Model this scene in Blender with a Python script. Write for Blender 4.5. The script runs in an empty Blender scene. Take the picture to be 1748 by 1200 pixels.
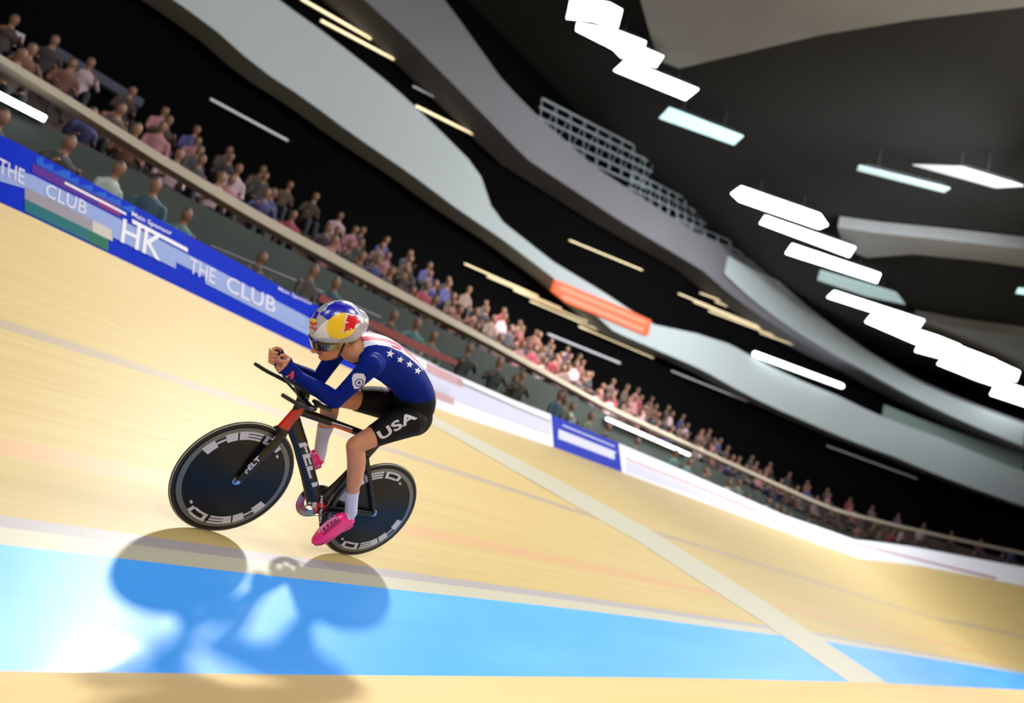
import bpy, bmesh, math, random
from math import radians, sin, cos, pi, atan2, hypot
from mathutils import Vector, Matrix, Euler
from mathutils.bvhtree import BVHTree
from mathutils import noise as mnoise

random.seed(7)
SC = bpy.context.scene
COL = SC.collection

# ------------------------------------------------------------------ camera
# "track" frame: X = riding direction, Y = towards the infield, Z = normal of the banking,
# origin under the rear wheel.  World frame: the same turned about X by the bank angle, z = 0 on the infield.
PW, PH, FPX = 1748.0, 1200.0, 1290.87969
BANK = radians(22)
MT = Matrix.Rotation(-BANK, 4, 'X')
MT.translation = Vector((0, 0, sin(BANK) * 1.12))
MTI = MT.inverted()
CR = Matrix(((-0.61178988, 0.5988284, 0.5168343), (-0.32849158, 0.40204102, -0.85466736), (-0.71958767, -0.69265256, -0.04925454)))
CT = Vector((3.21317366, 3.43749626, 1.88436817))
right, down, fwd = [Vector(CR[i]) for i in range(3)]
MT3 = MT.to_3x3()
CW = MT @ CT
cam_data = bpy.data.cameras.new('camera')
cam_data.sensor_width = 36
cam_data.lens = FPX / PW * 36
cam_data.clip_end = 400
cam_data.dof.use_dof = True
cam_data.dof.focus_distance = 4.25
cam_data.dof.aperture_fstop = 0.95
cam = bpy.data.objects.new('camera', cam_data)
COL.objects.link(cam)
cm = Matrix((MT3 @ right, MT3 @ -down, MT3 @ -fwd)).transposed().to_4x4()
cm.translation = CW
cam.matrix_world = cm
SC.camera = cam

# ------------------------------------------------------------------ world, lights, exposure
SC.view_settings.view_transform = 'Standard'
SC.view_settings.look = 'None'
SC.view_settings.gamma = 1
SC.view_settings.use_curve_mapping = False
SC.view_settings.exposure = 0.2
world = bpy.data.worlds.new('hall_ambient')
world.use_nodes = True
world.node_tree.nodes['Background'].inputs[0].default_value = (0.82, 0.88, 1.0, 1)
world.node_tree.nodes['Background'].inputs[1].default_value = 0.05
SC.world = world


def area(name, loc, target, power, sx, sy=None, color=(1, 1, 1), spread=180):
    d = bpy.data.lights.new(name, 'AREA')
    d.energy = power
    d.color = color
    d.shape = 'RECTANGLE' if sy else 'SQUARE'
    d.size = sx
    if sy:
        d.size_y = sy
    d.spread = radians(spread)
    o = bpy.data.objects.new(name, d)
    COL.objects.link(o)
    o.location = loc
    o.rotation_euler = (Vector(target) - Vector(loc)).to_track_quat('-Z', 'Y').to_euler()
    return o


RID = MT @ Vector((0.5, 0, 0.5))
KEY = RID + (MT3 @ Vector((-0.65, -1.15, 1.0))).normalized() * 19
area('flood_key', KEY, RID, 760, 1.3, color=(1, 0.98, 0.94), spread=84)
area('flood_infield', (6, 16, 13), (-1, 0, 1), 1350, 7, 4, color=(1, 0.98, 0.95))
area('flood_front', (13, 4, 12), (0, -1, 1), 620, 4, 3, color=(0.95, 0.98, 1))
area('flood_back', (-26, 4, 15), (-22, -3, 1), 3600, 9, 5, color=(1, 0.99, 0.97))
area('flood_mid', (-10, 8, 15), (-9, -4, 1), 1500, 7, 4, color=(1, 0.99, 0.97))


area('stand_wash', (-12, 0, 15), (-15, -12, 4), 800, 8, 2, color=(1, 0.93, 0.9), spread=46)  # unseen fill, added to brighten the crowd
area('gallery_wash_front', (-2, 2, 15.5), (-6, -15, 11), 170, 6, 2, color=(0.95, 0.98, 1), spread=110)  # unseen fill, added because the near fascia came out too dark
area('gallery_wash_rear', (-24, 2, 15.5), (-27, -15, 11), 1100, 9, 2, color=(0.95, 0.98, 1), spread=110)  # second added fill for the far fascia, no lamp fitting there


# ------------------------------------------------------------------ materials
def mat(name, col, rough=0.5, metal=0.0, coat=0.0, emit=None, estr=0.0, var=0.0, vscale=20, spec=0.5, alpha=None, trans=0.0, bump=0.0, bscale=200):
    m = bpy.data.materials.new(name)
    m.use_nodes = True
    nt = m.node_tree
    b = nt.nodes['Principled BSDF']
    b.inputs['Roughness'].default_value = rough
    b.inputs['Metallic'].default_value = metal
    b.inputs['Coat Weight'].default_value = coat
    b.inputs['Coat Roughness'].default_value = 0.12
    b.inputs['Specular IOR Level'].default_value = spec
    b.inputs['Transmission Weight'].default_value = trans
    c4 = (*col, 1)
    b.inputs['Base Color'].default_value = c4
    if emit:
        b.inputs['Emission Color'].default_value = (*emit, 1)
        b.inputs['Emission Strength'].default_value = estr
    if var > 0 or bump > 0:
        tc = nt.nodes.new('ShaderNodeTexCoord')
        n = nt.nodes.new('ShaderNodeTexNoise')
        n.inputs['Scale'].default_value = vscale
        n.inputs['Detail'].default_value = 3
        nt.links.new(tc.outputs['Object'], n.inputs['Vector'])
        if var > 0:
            mx = nt.nodes.new('ShaderNodeMix')
            mx.data_type = 'RGBA'
            mx.inputs['A'].default_value = tuple(x * (1 - var) for x in col) + (1,)
            mx.inputs['B'].default_value = tuple(min(1, x * (1 + var)) for x in col) + (1,)
            nt.links.new(n.outputs['Fac'], mx.inputs['Factor'])
            nt.links.new(mx.outputs['Result'], b.inputs['Base Color'])
        if bump > 0:
            n2 = nt.nodes.new('ShaderNodeTexNoise')
            n2.inputs['Scale'].default_value = bscale
            nt.links.new(tc.outputs['Object'], n2.inputs['Vector'])
            bp = nt.nodes.new('ShaderNodeBump')
            bp.inputs['Strength'].default_value = bump
            bp.inputs['Distance'].default_value = 0.002
            nt.links.new(n2.outputs['Fac'], bp.inputs['Height'])
            nt.links.new(bp.outputs['Normal'], b.inputs['Normal'])
    return m


def streak_mat(name, c1, c2, su, sv, rough=0.45, coat=0.0, spec=0.5):
    """two tones in grain drawn out along the track (uv in metres: u along, v across)"""
    m = mat(name, c1, rough, coat=coat, spec=spec)
    nt = m.node_tree
    uv = nt.nodes.new('ShaderNodeUVMap')
    mp = nt.nodes.new('ShaderNodeMapping')
    mp.inputs['Scale'].default_value = (su, sv, 1)
    n = nt.nodes.new('ShaderNodeTexNoise')
    n.inputs['Scale'].default_value = 1
    n.inputs['Detail'].default_value = 4
    r = nt.nodes.new('ShaderNodeValToRGB')
    r.color_ramp.elements[0].position = 0.35
    r.color_ramp.elements[1].position = 0.65
    r.color_ramp.elements[0].color = (*c1, 1)
    r.color_ramp.elements[1].color = (*c2, 1)
    nt.links.new(uv.outputs[0], mp.inputs[0])
    nt.links.new(mp.outputs[0], n.inputs['Vector'])
    nt.links.new(n.outputs['Fac'], r.inputs[0])
    nt.links.new(r.outputs[0], nt.nodes['Principled BSDF'].inputs['Base Color'])
    return m


M = {}
M['wood'] = streak_mat('track_pine', (0.45, 0.33, 0.125), (0.49, 0.37, 0.155), 0.25, 14, 0.5, coat=0.04, spec=0.35)
M['cyan'] = streak_mat('cote_blue', (0.045, 0.31, 0.88), (0.065, 0.36, 0.90), 0.3, 3, 0.45, coat=0.05)
M['greyline'] = mat('worn_grey_line', (0.32, 0.29, 0.29), 0.5)
M['redline'] = mat('worn_red_line', (0.48, 0.29, 0.13), 0.5)
M['blueline'] = mat('worn_blue_line', (0.34, 0.27, 0.18), 0.5)
M['paleline'] = mat('pale_line', (0.42, 0.40, 0.30), 0.5)
M['apron'] = streak_mat('apron_wood', (0.62, 0.42, 0.15), (0.66, 0.46, 0.18), 0.25, 4, 0.5)
M['white'] = mat('white_paint', (0.8, 0.8, 0.86), 0.4)
M['off'] = mat('off_white', (0.62, 0.62, 0.72), 0.4)
M['carbon'] = mat('black_carbon', (0.005, 0.0055, 0.006), 0.3, coat=0.2, spec=0.3)
M['disc'] = mat('disc_carbon', (0.003, 0.004, 0.006), 0.35, coat=0.08, spec=0.25)
M['rimgrey'] = mat('rim_grey', (0.12, 0.13, 0.13), 0.35, coat=0.3)
M['tyre'] = mat('tyre_rubber', (0.012, 0.012, 0.012), 0.6)
M['ivory'] = mat('tyre_ivory', (0.55, 0.5, 0.4), 0.5)
M['framered'] = mat('frame_red', (0.55, 0.006, 0.008), 0.3, coat=0.4)
M['metal'] = mat('steel', (0.5, 0.5, 0.52), 0.25, metal=1)
M['decal'] = mat('decal_white', (0.60, 0.59, 0.68), 0.4)
M['orange'] = mat('decal_orange', (0.75, 0.13, 0.03), 0.4)
M['skin'] = mat('skin', (0.60, 0.27, 0.16), 0.5, var=0.10, vscale=12, spec=0.3)
M['lip'] = mat('lip', (0.36, 0.09, 0.08), 0.45)
M['navy'] = mat('suit_navy', (0.003, 0.014, 0.20), 0.6, var=0.15, vscale=8, bump=0.15, bscale=300, spec=0.06)
M['suitwhite'] = mat('suit_white', (0.66, 0.66, 0.80), 0.55, spec=0.15)
M['suitred'] = mat('suit_red', (0.62, 0.05, 0.10), 0.55, spec=0.15)
M['lace'] = mat('shorts_black', (0.004, 0.004, 0.005), 0.7, spec=0.2)
M['sock'] = mat('sock_white', (0.58, 0.58, 0.78), 0.7, spec=0.15)
M['pink'] = mat('shoe_pink', (0.85, 0.015, 0.22), 0.35, coat=0.3)
M['pinkdark'] = mat('shoe_dark_pink', (0.35, 0.005, 0.09), 0.5)
M['pinklight'] = mat('shoe_pale_pink', (0.85, 0.3, 0.6), 0.5)
M['sole'] = mat('shoe_sole', (0.6, 0.05, 0.2), 0.5)
M['helmet'] = mat('helmet_silver', (0.42, 0.42, 0.44), 0.25, coat=0.6)
M['hblue'] = mat('helmet_blue', (0.012, 0.012, 0.42), 0.3, coat=0.5)
M['hyellow'] = mat('helmet_yellow', (0.85, 0.55, 0.01), 0.35, coat=0.3)
M['hred'] = mat('helmet_red', (0.62, 0.006, 0.012), 0.3, coat=0.4)
M['hwhite'] = mat('helmet_white', (0.7, 0.7, 0.72), 0.3, coat=0.4)
M['black'] = mat('black_plastic', (0.008, 0.008, 0.009), 0.4)
M['visor'] = mat('visor_gold', (0.13, 0.065, 0.018), 0.08, metal=0.75, coat=1)
M['visorgold'] = mat('visor_edge_gold', (0.45, 0.30, 0.03), 0.25, metal=0.4, coat=0.5)
M['hair'] = mat('hair_brown', (0.05, 0.025, 0.012), 0.6)
M['eyew'] = mat('eye_white', (0.7, 0.7, 0.7), 0.2)
M['boardblue'] = mat('board_blue', (0.0012, 0.02, 0.42), 0.5, spec=0.05)
M['boardblue2'] = mat('board_mid_blue', (0.004, 0.075, 0.46), 0.4, spec=0.15)
M['boardwhite'] = mat('board_white', (0.72, 0.74, 0.86), 0.45, spec=0.15)
M['boardpale'] = mat('board_pale_lavender', (0.52, 0.53, 0.70), 0.45, spec=0.15)
M['boardlilac'] = mat('board_lilac', (0.22, 0.29, 0.55), 0.45, spec=0.15)
M['purple'] = mat('board_purple', (0.07, 0.01, 0.22), 0.45, spec=0.15)
M['magenta'] = mat('board_magenta', (0.16, 0.01, 0.14), 0.45, spec=0.15)
M['teal'] = mat('board_teal', (0.008, 0.11, 0.14), 0.45, spec=0.15)
M['green'] = mat('board_green', (0.01, 0.12, 0.08), 0.45, spec=0.15)
M['bgrey'] = mat('board_grey', (0.24, 0.22, 0.27), 0.45, spec=0.15)
M['bcream'] = mat('board_cream', (0.42, 0.38, 0.35), 0.45)
M['bpink'] = mat('board_pink', (0.42, 0.22, 0.26), 0.45)
M['wine'] = mat('wine_red', (0.15, 0.015, 0.015), 0.6)
M['dark'] = mat('hall_black', (0.0015, 0.0015, 0.0018), 0.9, spec=0.03)
M['darkgreen'] = mat('dark_green_wall', (0.018, 0.028, 0.022), 0.7, var=0.4, vscale=1.5)
M['step'] = mat('stand_concrete', (0.06, 0.035, 0.028), 0.8, var=0.3, vscale=1)
M['seat'] = mat('seat_plastic', (0.07, 0.02, 0.018), 0.5)
M['parapet'] = mat('parapet_beige', (0.36, 0.31, 0.24), 0.6, var=0.15, vscale=2)
M['fascia'] = mat('fascia_grey', (0.32, 0.365, 0.38), 0.7, var=0.05, vscale=0.3)
M['fascia2'] = mat('fascia_dark_grey', (0.10, 0.10, 0.115), 0.7, var=0.15, vscale=0.3)
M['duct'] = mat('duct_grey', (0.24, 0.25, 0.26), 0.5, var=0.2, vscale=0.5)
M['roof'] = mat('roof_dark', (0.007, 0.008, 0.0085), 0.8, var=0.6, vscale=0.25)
M['truss'] = mat('truss_steel', (0.20, 0.24, 0.27), 0.45, metal=0.3)
M['lamp'] = mat('lamp_white', (1, 1, 1), 0.5, emit=(0.95, 1, 1), estr=6)
M['lampteal'] = mat('lamp_teal', (0.6, 0.9, 0.9), 0.5, emit=(0.62, 0.97, 1), estr=0.9)
M['lampdim'] = mat('lamp_dim', (0.5, 0.7, 0.7), 0.5, emit=(0.5, 0.72, 0.76), estr=0.35)
M['lampwarm'] = mat('lamp_warm', (1, 0.85, 0.5), 0.5, emit=(1, 0.80, 0.50), estr=0.95)
M['lampgrey'] = mat('lamp_faint', (0.6, 0.6, 0.65), 0.5, emit=(0.5, 0.5, 0.6), estr=0.22)
M['lamporange'] = mat('screen_orange', (0.1, 0.02, 0.01), 0.6, emit=(1, 0.13, 0.03), estr=0.95)
M['lamporange2'] = mat('screen_pale_orange', (0.1, 0.05, 0.03), 0.6, emit=(1, 0.32, 0.17), estr=0.8)
M['housing'] = mat('lamp_housing', (0.05, 0.05, 0.055), 0.5)
M['signgrey'] = mat('sign_grey', (0.2, 0.2, 0.21), 0.5, emit=(0.3, 0.3, 0.32), estr=0.3)


# ------------------------------------------------------------------ helpers
def tag(o, label=None, cat=None, group=None, kind=None):
    if label:
        o['label'] = label
    if cat:
        o['category'] = cat
    if group:
        o['group'] = group
    if kind:
        o['kind'] = kind
    return o


def empty(name, loc=(0, 0, 0), matrix=None):
    o = bpy.data.objects.new(name, None)
    COL.objects.link(o)
    o.empty_display_size = 0.1
    if matrix is not None:
        o.matrix_world = matrix
    else:
        o.location = loc
    return o


def link(name, me, parent=None, shift=None):
    o = bpy.data.objects.new(name, me)
    COL.objects.link(o)
    if parent:
        o.parent = parent
    if shift is not None:
        me.transform(Matrix.Translation(-Vector(shift)))
        if not parent:
            o.location = shift
    return o


def build(name, bm, mats, parent=None, smooth=True, recalc=True, shift=None):
    if recalc:
        bmesh.ops.recalc_face_normals(bm, faces=bm.faces)
    me = bpy.data.meshes.new(name)
    bm.to_mesh(me)
    bm.free()
    if not isinstance(mats, (list, tuple)):
        mats = [mats]
    for m in mats:
        me.materials.append(m)
    if smooth:
        me.shade_smooth()
        try:
            me.set_sharp_from_angle(angle=radians(40))
        except Exception:
            pass
    return link(name, me, parent, shift)


def tube(bm, pts, rad, n=16, ref=None, cap=True, rot=0.0):
    """loft an elliptical section along pts; rad: per point r or (a, b), a along the ref direction"""
    pts = [Vector(p) for p in pts]
    if not isinstance(rad, (list, tuple)):
        rad = [rad] * len(pts)
    if isinstance(rad, tuple):
        rad = [rad] * len(pts)
    rings = []
    a0 = None
    for i, p in enumerate(pts):
        t = (pts[min(i + 1, len(pts) - 1)] - pts[max(i - 1, 0)]).normalized()
        rf = Vector(ref) if ref is not None else (a0 if a0 is not None else (Vector((0, 1, 0)) if abs(t.y) < 0.9 else Vector((0, 0, 1))))
        a = (rf - t * rf.dot(t)).normalized()
        a0 = a
        b = t.cross(a)
        r = rad[i]
        ra, rb = r if isinstance(r, (tuple, list)) else (r, r)
        rings.append([bm.verts.new(p + a * (ra * cos(rot + 2 * pi * k / n)) + b * (rb * sin(rot + 2 * pi * k / n))) for k in range(n)])
    for i in range(len(rings) - 1):
        for k in range(n):
            bm.faces.new((rings[i][k], rings[i][(k + 1) % n], rings[i + 1][(k + 1) % n], rings[i + 1][k]))
    if cap:
        bm.faces.new(rings[0][::-1])
        bm.faces.new(rings[-1])
    return rings


def smooth_pts(pts, rad, sub=4):
    """Catmull-Rom resample of points and radii"""
    P = [Vector(p) for p in pts]
    Rr = [Vector((*r, 0)) if isinstance(r, (tuple, list)) else Vector((r, r, 0)) for r in rad]
    op, orr = [], []
    for i in range(len(P) - 1):
        i0, i3 = max(i - 1, 0), min(i + 2, len(P) - 1)
        for k in range(sub):
            t = k / sub
            for L, O in ((P, op), (Rr, orr)):
                a, b, c, d = L[i0], L[i], L[i + 1], L[i3]
                O.append(0.5 * ((2 * b) + (c - a) * t + (2 * a - 5 * b + 4 * c - d) * t * t + (3 * b - a - 3 * c + d) * t ** 3))
    op.append(P[-1])
    orr.append(Rr[-1])
    return op, [(max(r.x, 1e-4), max(r.y, 1e-4)) for r in orr]


def limb(bm, pts, rad, n=20, ref=None, sub=4):
    p, r = smooth_pts(pts, rad, sub)
    # rounded ends
    d0 = (p[0] - p[1]).normalized()
    d1 = (p[-1] - p[-2]).normalized()
    pre = [(p[0] + d0 * (min(r[0]) * k), (r[0][0] * q, r[0][1] * q)) for k, q in ((0.95, 0.25), (0.8, 0.6), (0.5, 0.86))]
    post = [(p[-1] + d1 * (min(r[-1]) * k), (r[-1][0] * q, r[-1][1] * q)) for k, q in ((0.5, 0.86), (0.8, 0.6), (0.95, 0.25))]
    pp = [a for a, _ in pre] + p + [a for a, _ in post]
    rr = [b for _, b in pre] + r + [b for _, b in post]
    tube(bm, pp, rr, n, ref)


def ellipsoid(bm, c, r, rot=None, seg=20):
    mtx = Matrix.Translation(Vector(c)) @ (rot.to_4x4() if rot is not None else Matrix.Identity(4)) @ Matrix.Diagonal((*r, 1))
    bmesh.ops.create_uvsphere(bm, u_segments=seg, v_segments=seg // 2 + 2, radius=1, matrix=mtx)


def box(bm, c, s, rot=None, bevel=0.0):
    mtx = Matrix.Translation(Vector(c)) @ (rot.to_4x4() if rot is not None else Matrix.Identity(4)) @ Matrix.Diagonal((*s, 1))
    r = bmesh.ops.create_cube(bm, size=1, matrix=mtx)
    if bevel:
        es = list({e for v in r['verts'] for e in v.link_edges})
        bmesh.ops.bevel(bm, geom=es, offset=bevel, segments=2, affect='EDGES', profile=0.6)


def fuse(bm, voxel, smooth=6, factor=0.5):
    """merge overlapping closed shapes of bm into one continuous skin; returns a mesh"""
    bmesh.ops.recalc_face_normals(bm, faces=bm.faces)
    me = bpy.data.meshes.new('tmp')
    bm.to_mesh(me)
    bm.free()
    o = bpy.data.objects.new('tmp', me)
    COL.objects.link(o)
    r = o.modifiers.new('r', 'REMESH')
    r.mode = 'VOXEL'
    r.voxel_size = voxel
    s = o.modifiers.new('s', 'SMOOTH')
    s.iterations = smooth
    s.factor = factor
    dg = bpy.context.evaluated_depsgraph_get()
    dg.update()
    out = bpy.data.meshes.new_from_object(o.evaluated_get(dg))
    bpy.data.objects.remove(o)
    bpy.data.meshes.remove(me)
    return out


def lerp_tab(tab, x):
    tab = sorted(tab)
    if x <= tab[0][0]:
        return tab[0][1]
    for (a, va), (b, vb) in zip(tab, tab[1:]):
        if x <= b:
            return va + (vb - va) * (x - a) / (b - a + 1e-9)
    return tab[-1][1]


def smoothstep(a, b, x):
    t = max(0, min(1, (x - a) / (b - a)))
    return t * t * (3 - 2 * t)


# rays of the photograph's pixels, in the track frame and in the world
def ray_t(px, py):
    return (right * ((px - PW / 2) / FPX) + down * ((py - PH / 2) / FPX) + fwd).normalized()


def ray_w(px, py):
    return MT3 @ ray_t(px, py)


def on_y(px, py, y):
    r = ray_t(px, py)
    return CT + r * ((y - CT.y) / r.y)


def on_ground(px, py, z=0.0):
    r = ray_t(px, py)
    return CT + r * ((z - CT.z) / r.z)


def on_height(px, py, z):
    r = ray_w(px, py)
    return CW + r * ((z - CW.z) / r.z)


# the plan of the hall: straight along X, turning towards the infield behind x = XS; off = metres outside the boards
YB, XS, RB = (MT @ Vector((0, -5.9, 0))).y, -30.0, 26.0


def plan(s, off):
    """s runs backwards from x = 0; returns x, y"""
    if s <= -XS:
        return -s, YB - off
    a = (s + XS) / RB
    return XS - (RB + off) * sin(a), YB + RB - (RB + off) * cos(a)


def plan_out(s):
    if s <= -XS:
        return Vector((0, -1, 0))
    a = (s + XS) / RB
    return Vector((-sin(a), -cos(a), 0))


def hit(px, py, off):
    """where the line of sight meets the upright surface off metres outside the boards: (s, z)"""
    r = ray_w(px, py)
    y = YB - off
    if r.y < -1e-6:
        t = (y - CW.y) / r.y
        x = CW.x + r.x * t
        if x >= XS:
            return -x, CW.z + r.z * t
    cx, cy, R = XS, YB + RB, RB + off
    dx, dy = CW.x - cx, CW.y - cy
    A = r.x ** 2 + r.y ** 2
    B = 2 * (dx * r.x + dy * r.y)
    Cc = dx * dx + dy * dy - R * R
    t = (-B + math.sqrt(B * B - 4 * A * Cc)) / (2 * A)
    x, yy = CW.x + r.x * t, CW.y + r.y * t
    a = atan2(-(x - cx), -(yy - cy))
    return -XS + a * RB, CW.z + r.z * t


def pos(s, off, z):
    x, y = plan(s, off)
    return Vector((x, y, z))


def band(name, top, bot, off, thick, m, s0=-8, s1=75, parent=None, step=0.8, clip=False, depth_off=None):
    """a wall strip between two edges, swept round the hall at real distance and thickness"""
    T = [hit(x, y, off) for x, y in top]
    B = [hit(x, y, off) for x, y in bot]
    if clip:
        s0 = 0.5 * (T[0][0] + B[0][0])
        s1 = 0.5 * (T[-1][0] + B[-1][0])
    n = max(2, int((s1 - s0) / step))
    bm = bmesh.new()
    rows = []
    for i in range(n + 1):
        s = s0 + (s1 - s0) * i / n
        zt, zb = lerp_tab(T, s), lerp_tab(B, s)
        o = plan_out(s)
        rows.append([bm.verts.new(v) for v in (pos(s, off, zb), pos(s, off, zt), pos(s, off + thick, zt), pos(s, off + thick, zb))])
    for a, b in zip(rows, rows[1:]):
        for k in range(4):
            bm.faces.new((a[k], a[(k + 1) % 4], b[(k + 1) % 4], b[k]))
    bm.faces.new(rows[0])
    bm.faces.new(rows[-1][::-1])
    return build(name, bm, m, parent, smooth=False)


def bvh_of(objs, world=False):
    vs, fs = [], []
    for o in objs:
        b = len(vs)
        me = o.data
        off = o.matrix_world if world else Matrix.Identity(4)
        vs += [(off @ v.co) if world else v.co.copy() for v in me.vertices]
        fs += [tuple(b + i for i in p.vertices) for p in me.polygons]
    return BVHTree.FromPolygons(vs, fs)


def decal(name, polys, tree, m, parent=None, off=0.0015, step=3.0, world=False, jump=0.05, cast=None):
    """lay flat outlines (2-D, by default in the photograph's frame) onto the surface behind them, as a thin skin on it"""
    bm = bmesh.new()
    for P in polys:
        if isinstance(P, tuple) and len(P) == 2 and isinstance(P[1], list) and isinstance(P[1][0], (tuple, list)) and isinstance(P[1][0][0], int):
            vs = [bm.verts.new((x, y, 0)) for x, y in P[0]]
            for f in P[1]:
                try:
                    bm.faces.new([vs[i] for i in f])
                except ValueError:
                    pass
        else:
            vs = [bm.verts.new((x, y, 0)) for x, y in P]
            bm.faces.new(vs)
    bmesh.ops.triangulate(bm, faces=bm.faces[:])
    xs = [v.co.x for v in bm.verts]
    ys = [v.co.y for v in bm.verts]
    for ax, lo, hi in ((0, min(xs), max(xs)), (1, min(ys), max(ys))):
        k = lo + step
        while k < hi:
            co = [0, 0, 0]
            no = [0, 0, 0]
            co[ax] = k
            no[ax] = 1
            bmesh.ops.bisect_plane(bm, geom=bm.verts[:] + bm.edges[:] + bm.faces[:], plane_co=co, plane_no=no)
            k += step
    miss = []
    depth = {}
    for v in bm.verts:
        if cast:
            o, d = cast(v.co.x, v.co.y)
        else:
            o, d = (CW, ray_w(v.co.x, v.co.y)) if world else (CT, ray_t(v.co.x, v.co.y))
        h = tree.ray_cast(o, d)
        if h[0] is None:
            miss.append(v)
            continue
        nrm = h[1] if h[1].dot(d) < 0 else -h[1]
        depth[v] = h[3]
        v.co = h[0] + nrm * off
    bad = [f for f in bm.faces if any(v not in depth for v in f.verts) or (max(depth[v] for v in f.verts) - min(depth[v] for v in f.verts)) > jump]
    bmesh.ops.delete(bm, geom=bad, context='FACES')
    bmesh.ops.delete(bm, geom=[v for v in bm.verts if not v.link_faces], context='VERTS')
    if not bm.faces:
        bm.free()
        print('EMPTY DECAL', name)
        return None
    return build(name, bm, m, parent, recalc=False)


def text_poly(s, o, adv, up, bold=0.0, space=1.0):
    """text as 2-D triangles: starts at o, whole width = adv, letter height = up"""
    c = bpy.data.curves.new('t', 'FONT')
    c.body = s
    c.offset = bold
    c.space_character = space
    c.resolution_u = 3
    ob = bpy.data.objects.new('t', c)
    COL.objects.link(ob)
    dg = bpy.context.evaluated_depsgraph_get()
    dg.update()
    me = bpy.data.meshes.new_from_object(ob.evaluated_get(dg))
    xs = [v.co.x for v in me.vertices]
    ys = [v.co.y for v in me.vertices]
    x0, x1 = min(xs), max(xs)
    y0, y1 = min(ys), max(ys)
    vs = []
    for v in me.vertices:
        a = (v.co.x - x0) / (x1 - x0)
        b = (v.co.y - y0) / (y1 - y0)
        vs.append((o[0] + adv[0] * a + up[0] * b, o[1] + adv[1] * a + up[1] * b))
    fs = [tuple(p.vertices) for p in me.polygons]
    bpy.data.objects.remove(ob)
    bpy.data.curves.remove(c)
    bpy.data.meshes.remove(me)
    return (vs, fs)


def circle2(cx, cy, rx, ry=None, n=28, rot=0.0):
    ry = ry or rx
    return [(cx + rx * cos(2 * pi * k / n) * cos(rot) - ry * sin(2 * pi * k / n) * sin(rot),
             cy + rx * cos(2 * pi * k / n) * sin(rot) + ry * sin(2 * pi * k / n) * cos(rot)) for k in range(n)]


def ring2(cx, cy, r0, r1, n=24, asp=1.0, rot=0.0):
    a = circle2(cx, cy, r0, r0 * asp, n, rot)
    b = circle2(cx, cy, r1, r1 * asp, n, rot)
    return (a + b, [(k, (k + 1) % n, n + (k + 1) % n, n + k) for k in range(n)])


def star2(cx, cy, r, rot=0.0):
    pts = []
    for k in range(10):
        rr = r if k % 2 == 0 else r * 0.42
        a = rot + pi * k / 5
        pts.append((cx + rr * sin(a), cy - rr * cos(a)))
    return ([(cx, cy)] + pts, [(0, 1 + k, 1 + (k + 1) % 10) for k in range(10)])


# ================================================================== the track
def track_uv(bm, quads):
    uv = bm.loops.layers.uv.new('UVMap')
    for f, cs in quads:
        for l, c in zip(f.loops, cs):
            l[uv].uv = c


DZ = [(-30, 0), (-1.3, 0.06), (0, 0.0), (2.9, -0.15), (5.7, -0.25), (9, -0.09), (20, 0.2), (30, 0.5), (36, 1.2), (45, 2.0), (60, 2.4)]
SHIFT = [(-30, 0.03), (-2, 0.03), (-1, 0.0), (0.4, -0.06), (2.3, -0.14), (3.7, -0.18), (9.4, -0.3), (20, -0.3)]


def track_pt(s, y, lift=0.0):
    """s backwards along the track, y across it (track frame)"""
    w = max(0, min(1, (1.12 - y) / 7.02))
    if s <= -XS:
        p = MT @ Vector((-s, y, lerp_tab(DZ, s) * w ** 1.6 + lift))
        return p
    base = MT @ Vector((0, y, lerp_tab(DZ, s) * w ** 1.6 + lift))
    off = YB - base.y
    x, yy = plan(s, off)
    return Vector((x, yy, base.z))


def track_strip(name, ycuts, mats, s0=-16, s1=80, parent=None, lift=0.0, edge=None):
    bm = bmesh.new()
    ss = []
    s = s0
    while s < s1:
        ss.append(s)
        s += 0.5 if s < 12 else 1.0
    rows = []
    for s in ss:
        sh = lerp_tab(SHIFT, s)
        row = []
        for y in ycuts:
            k = 0 if y <= -5.8 else (0.5 if y > 1.0 else 1)
            row.append((bm.verts.new(track_pt(s, y + sh * k, lift)), (s, y)))
        rows.append(row)
    q = []
    for a, b in zip(rows, rows[1:]):
        for i in range(len(ycuts) - 1):
            f = bm.faces.new((a[i][0], a[i + 1][0], b[i + 1][0], b[i][0]))
            f.material_index = mats[i]
            q.append((f, (a[i][1], a[i + 1][1], b[i + 1][1], b[i][1])))
    track_uv(bm, q)
    return bm


ycuts = [-5.9, -5.2, -4.4, -3.6, -2.9, -2.33, -2.15, -1.6, -1.1, -0.58, -0.40, -0.1, 0.15, 0.24, 0.37, 1.12]
tm = [0, 0, 0, 0, 0, 2, 0, 0, 0, 3, 0, 0, 1, 5, 4]
bm = track_strip('track', ycuts, tm)
track = build('track_floor', bm, [M['wood'], M['greyline'], M['blueline'], M['redline'], M['cyan'], M['paleline']], smooth=True)
for p_ in track.data.polygons:
    pass
tag(track, 'banked pale wooden cycling track with painted lines and a sky blue inner band', 'track', kind='structure')
# make sure it faces up
if track.data.polygons[5].normal.z < 0:
    track.data.flip_normals()

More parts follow.
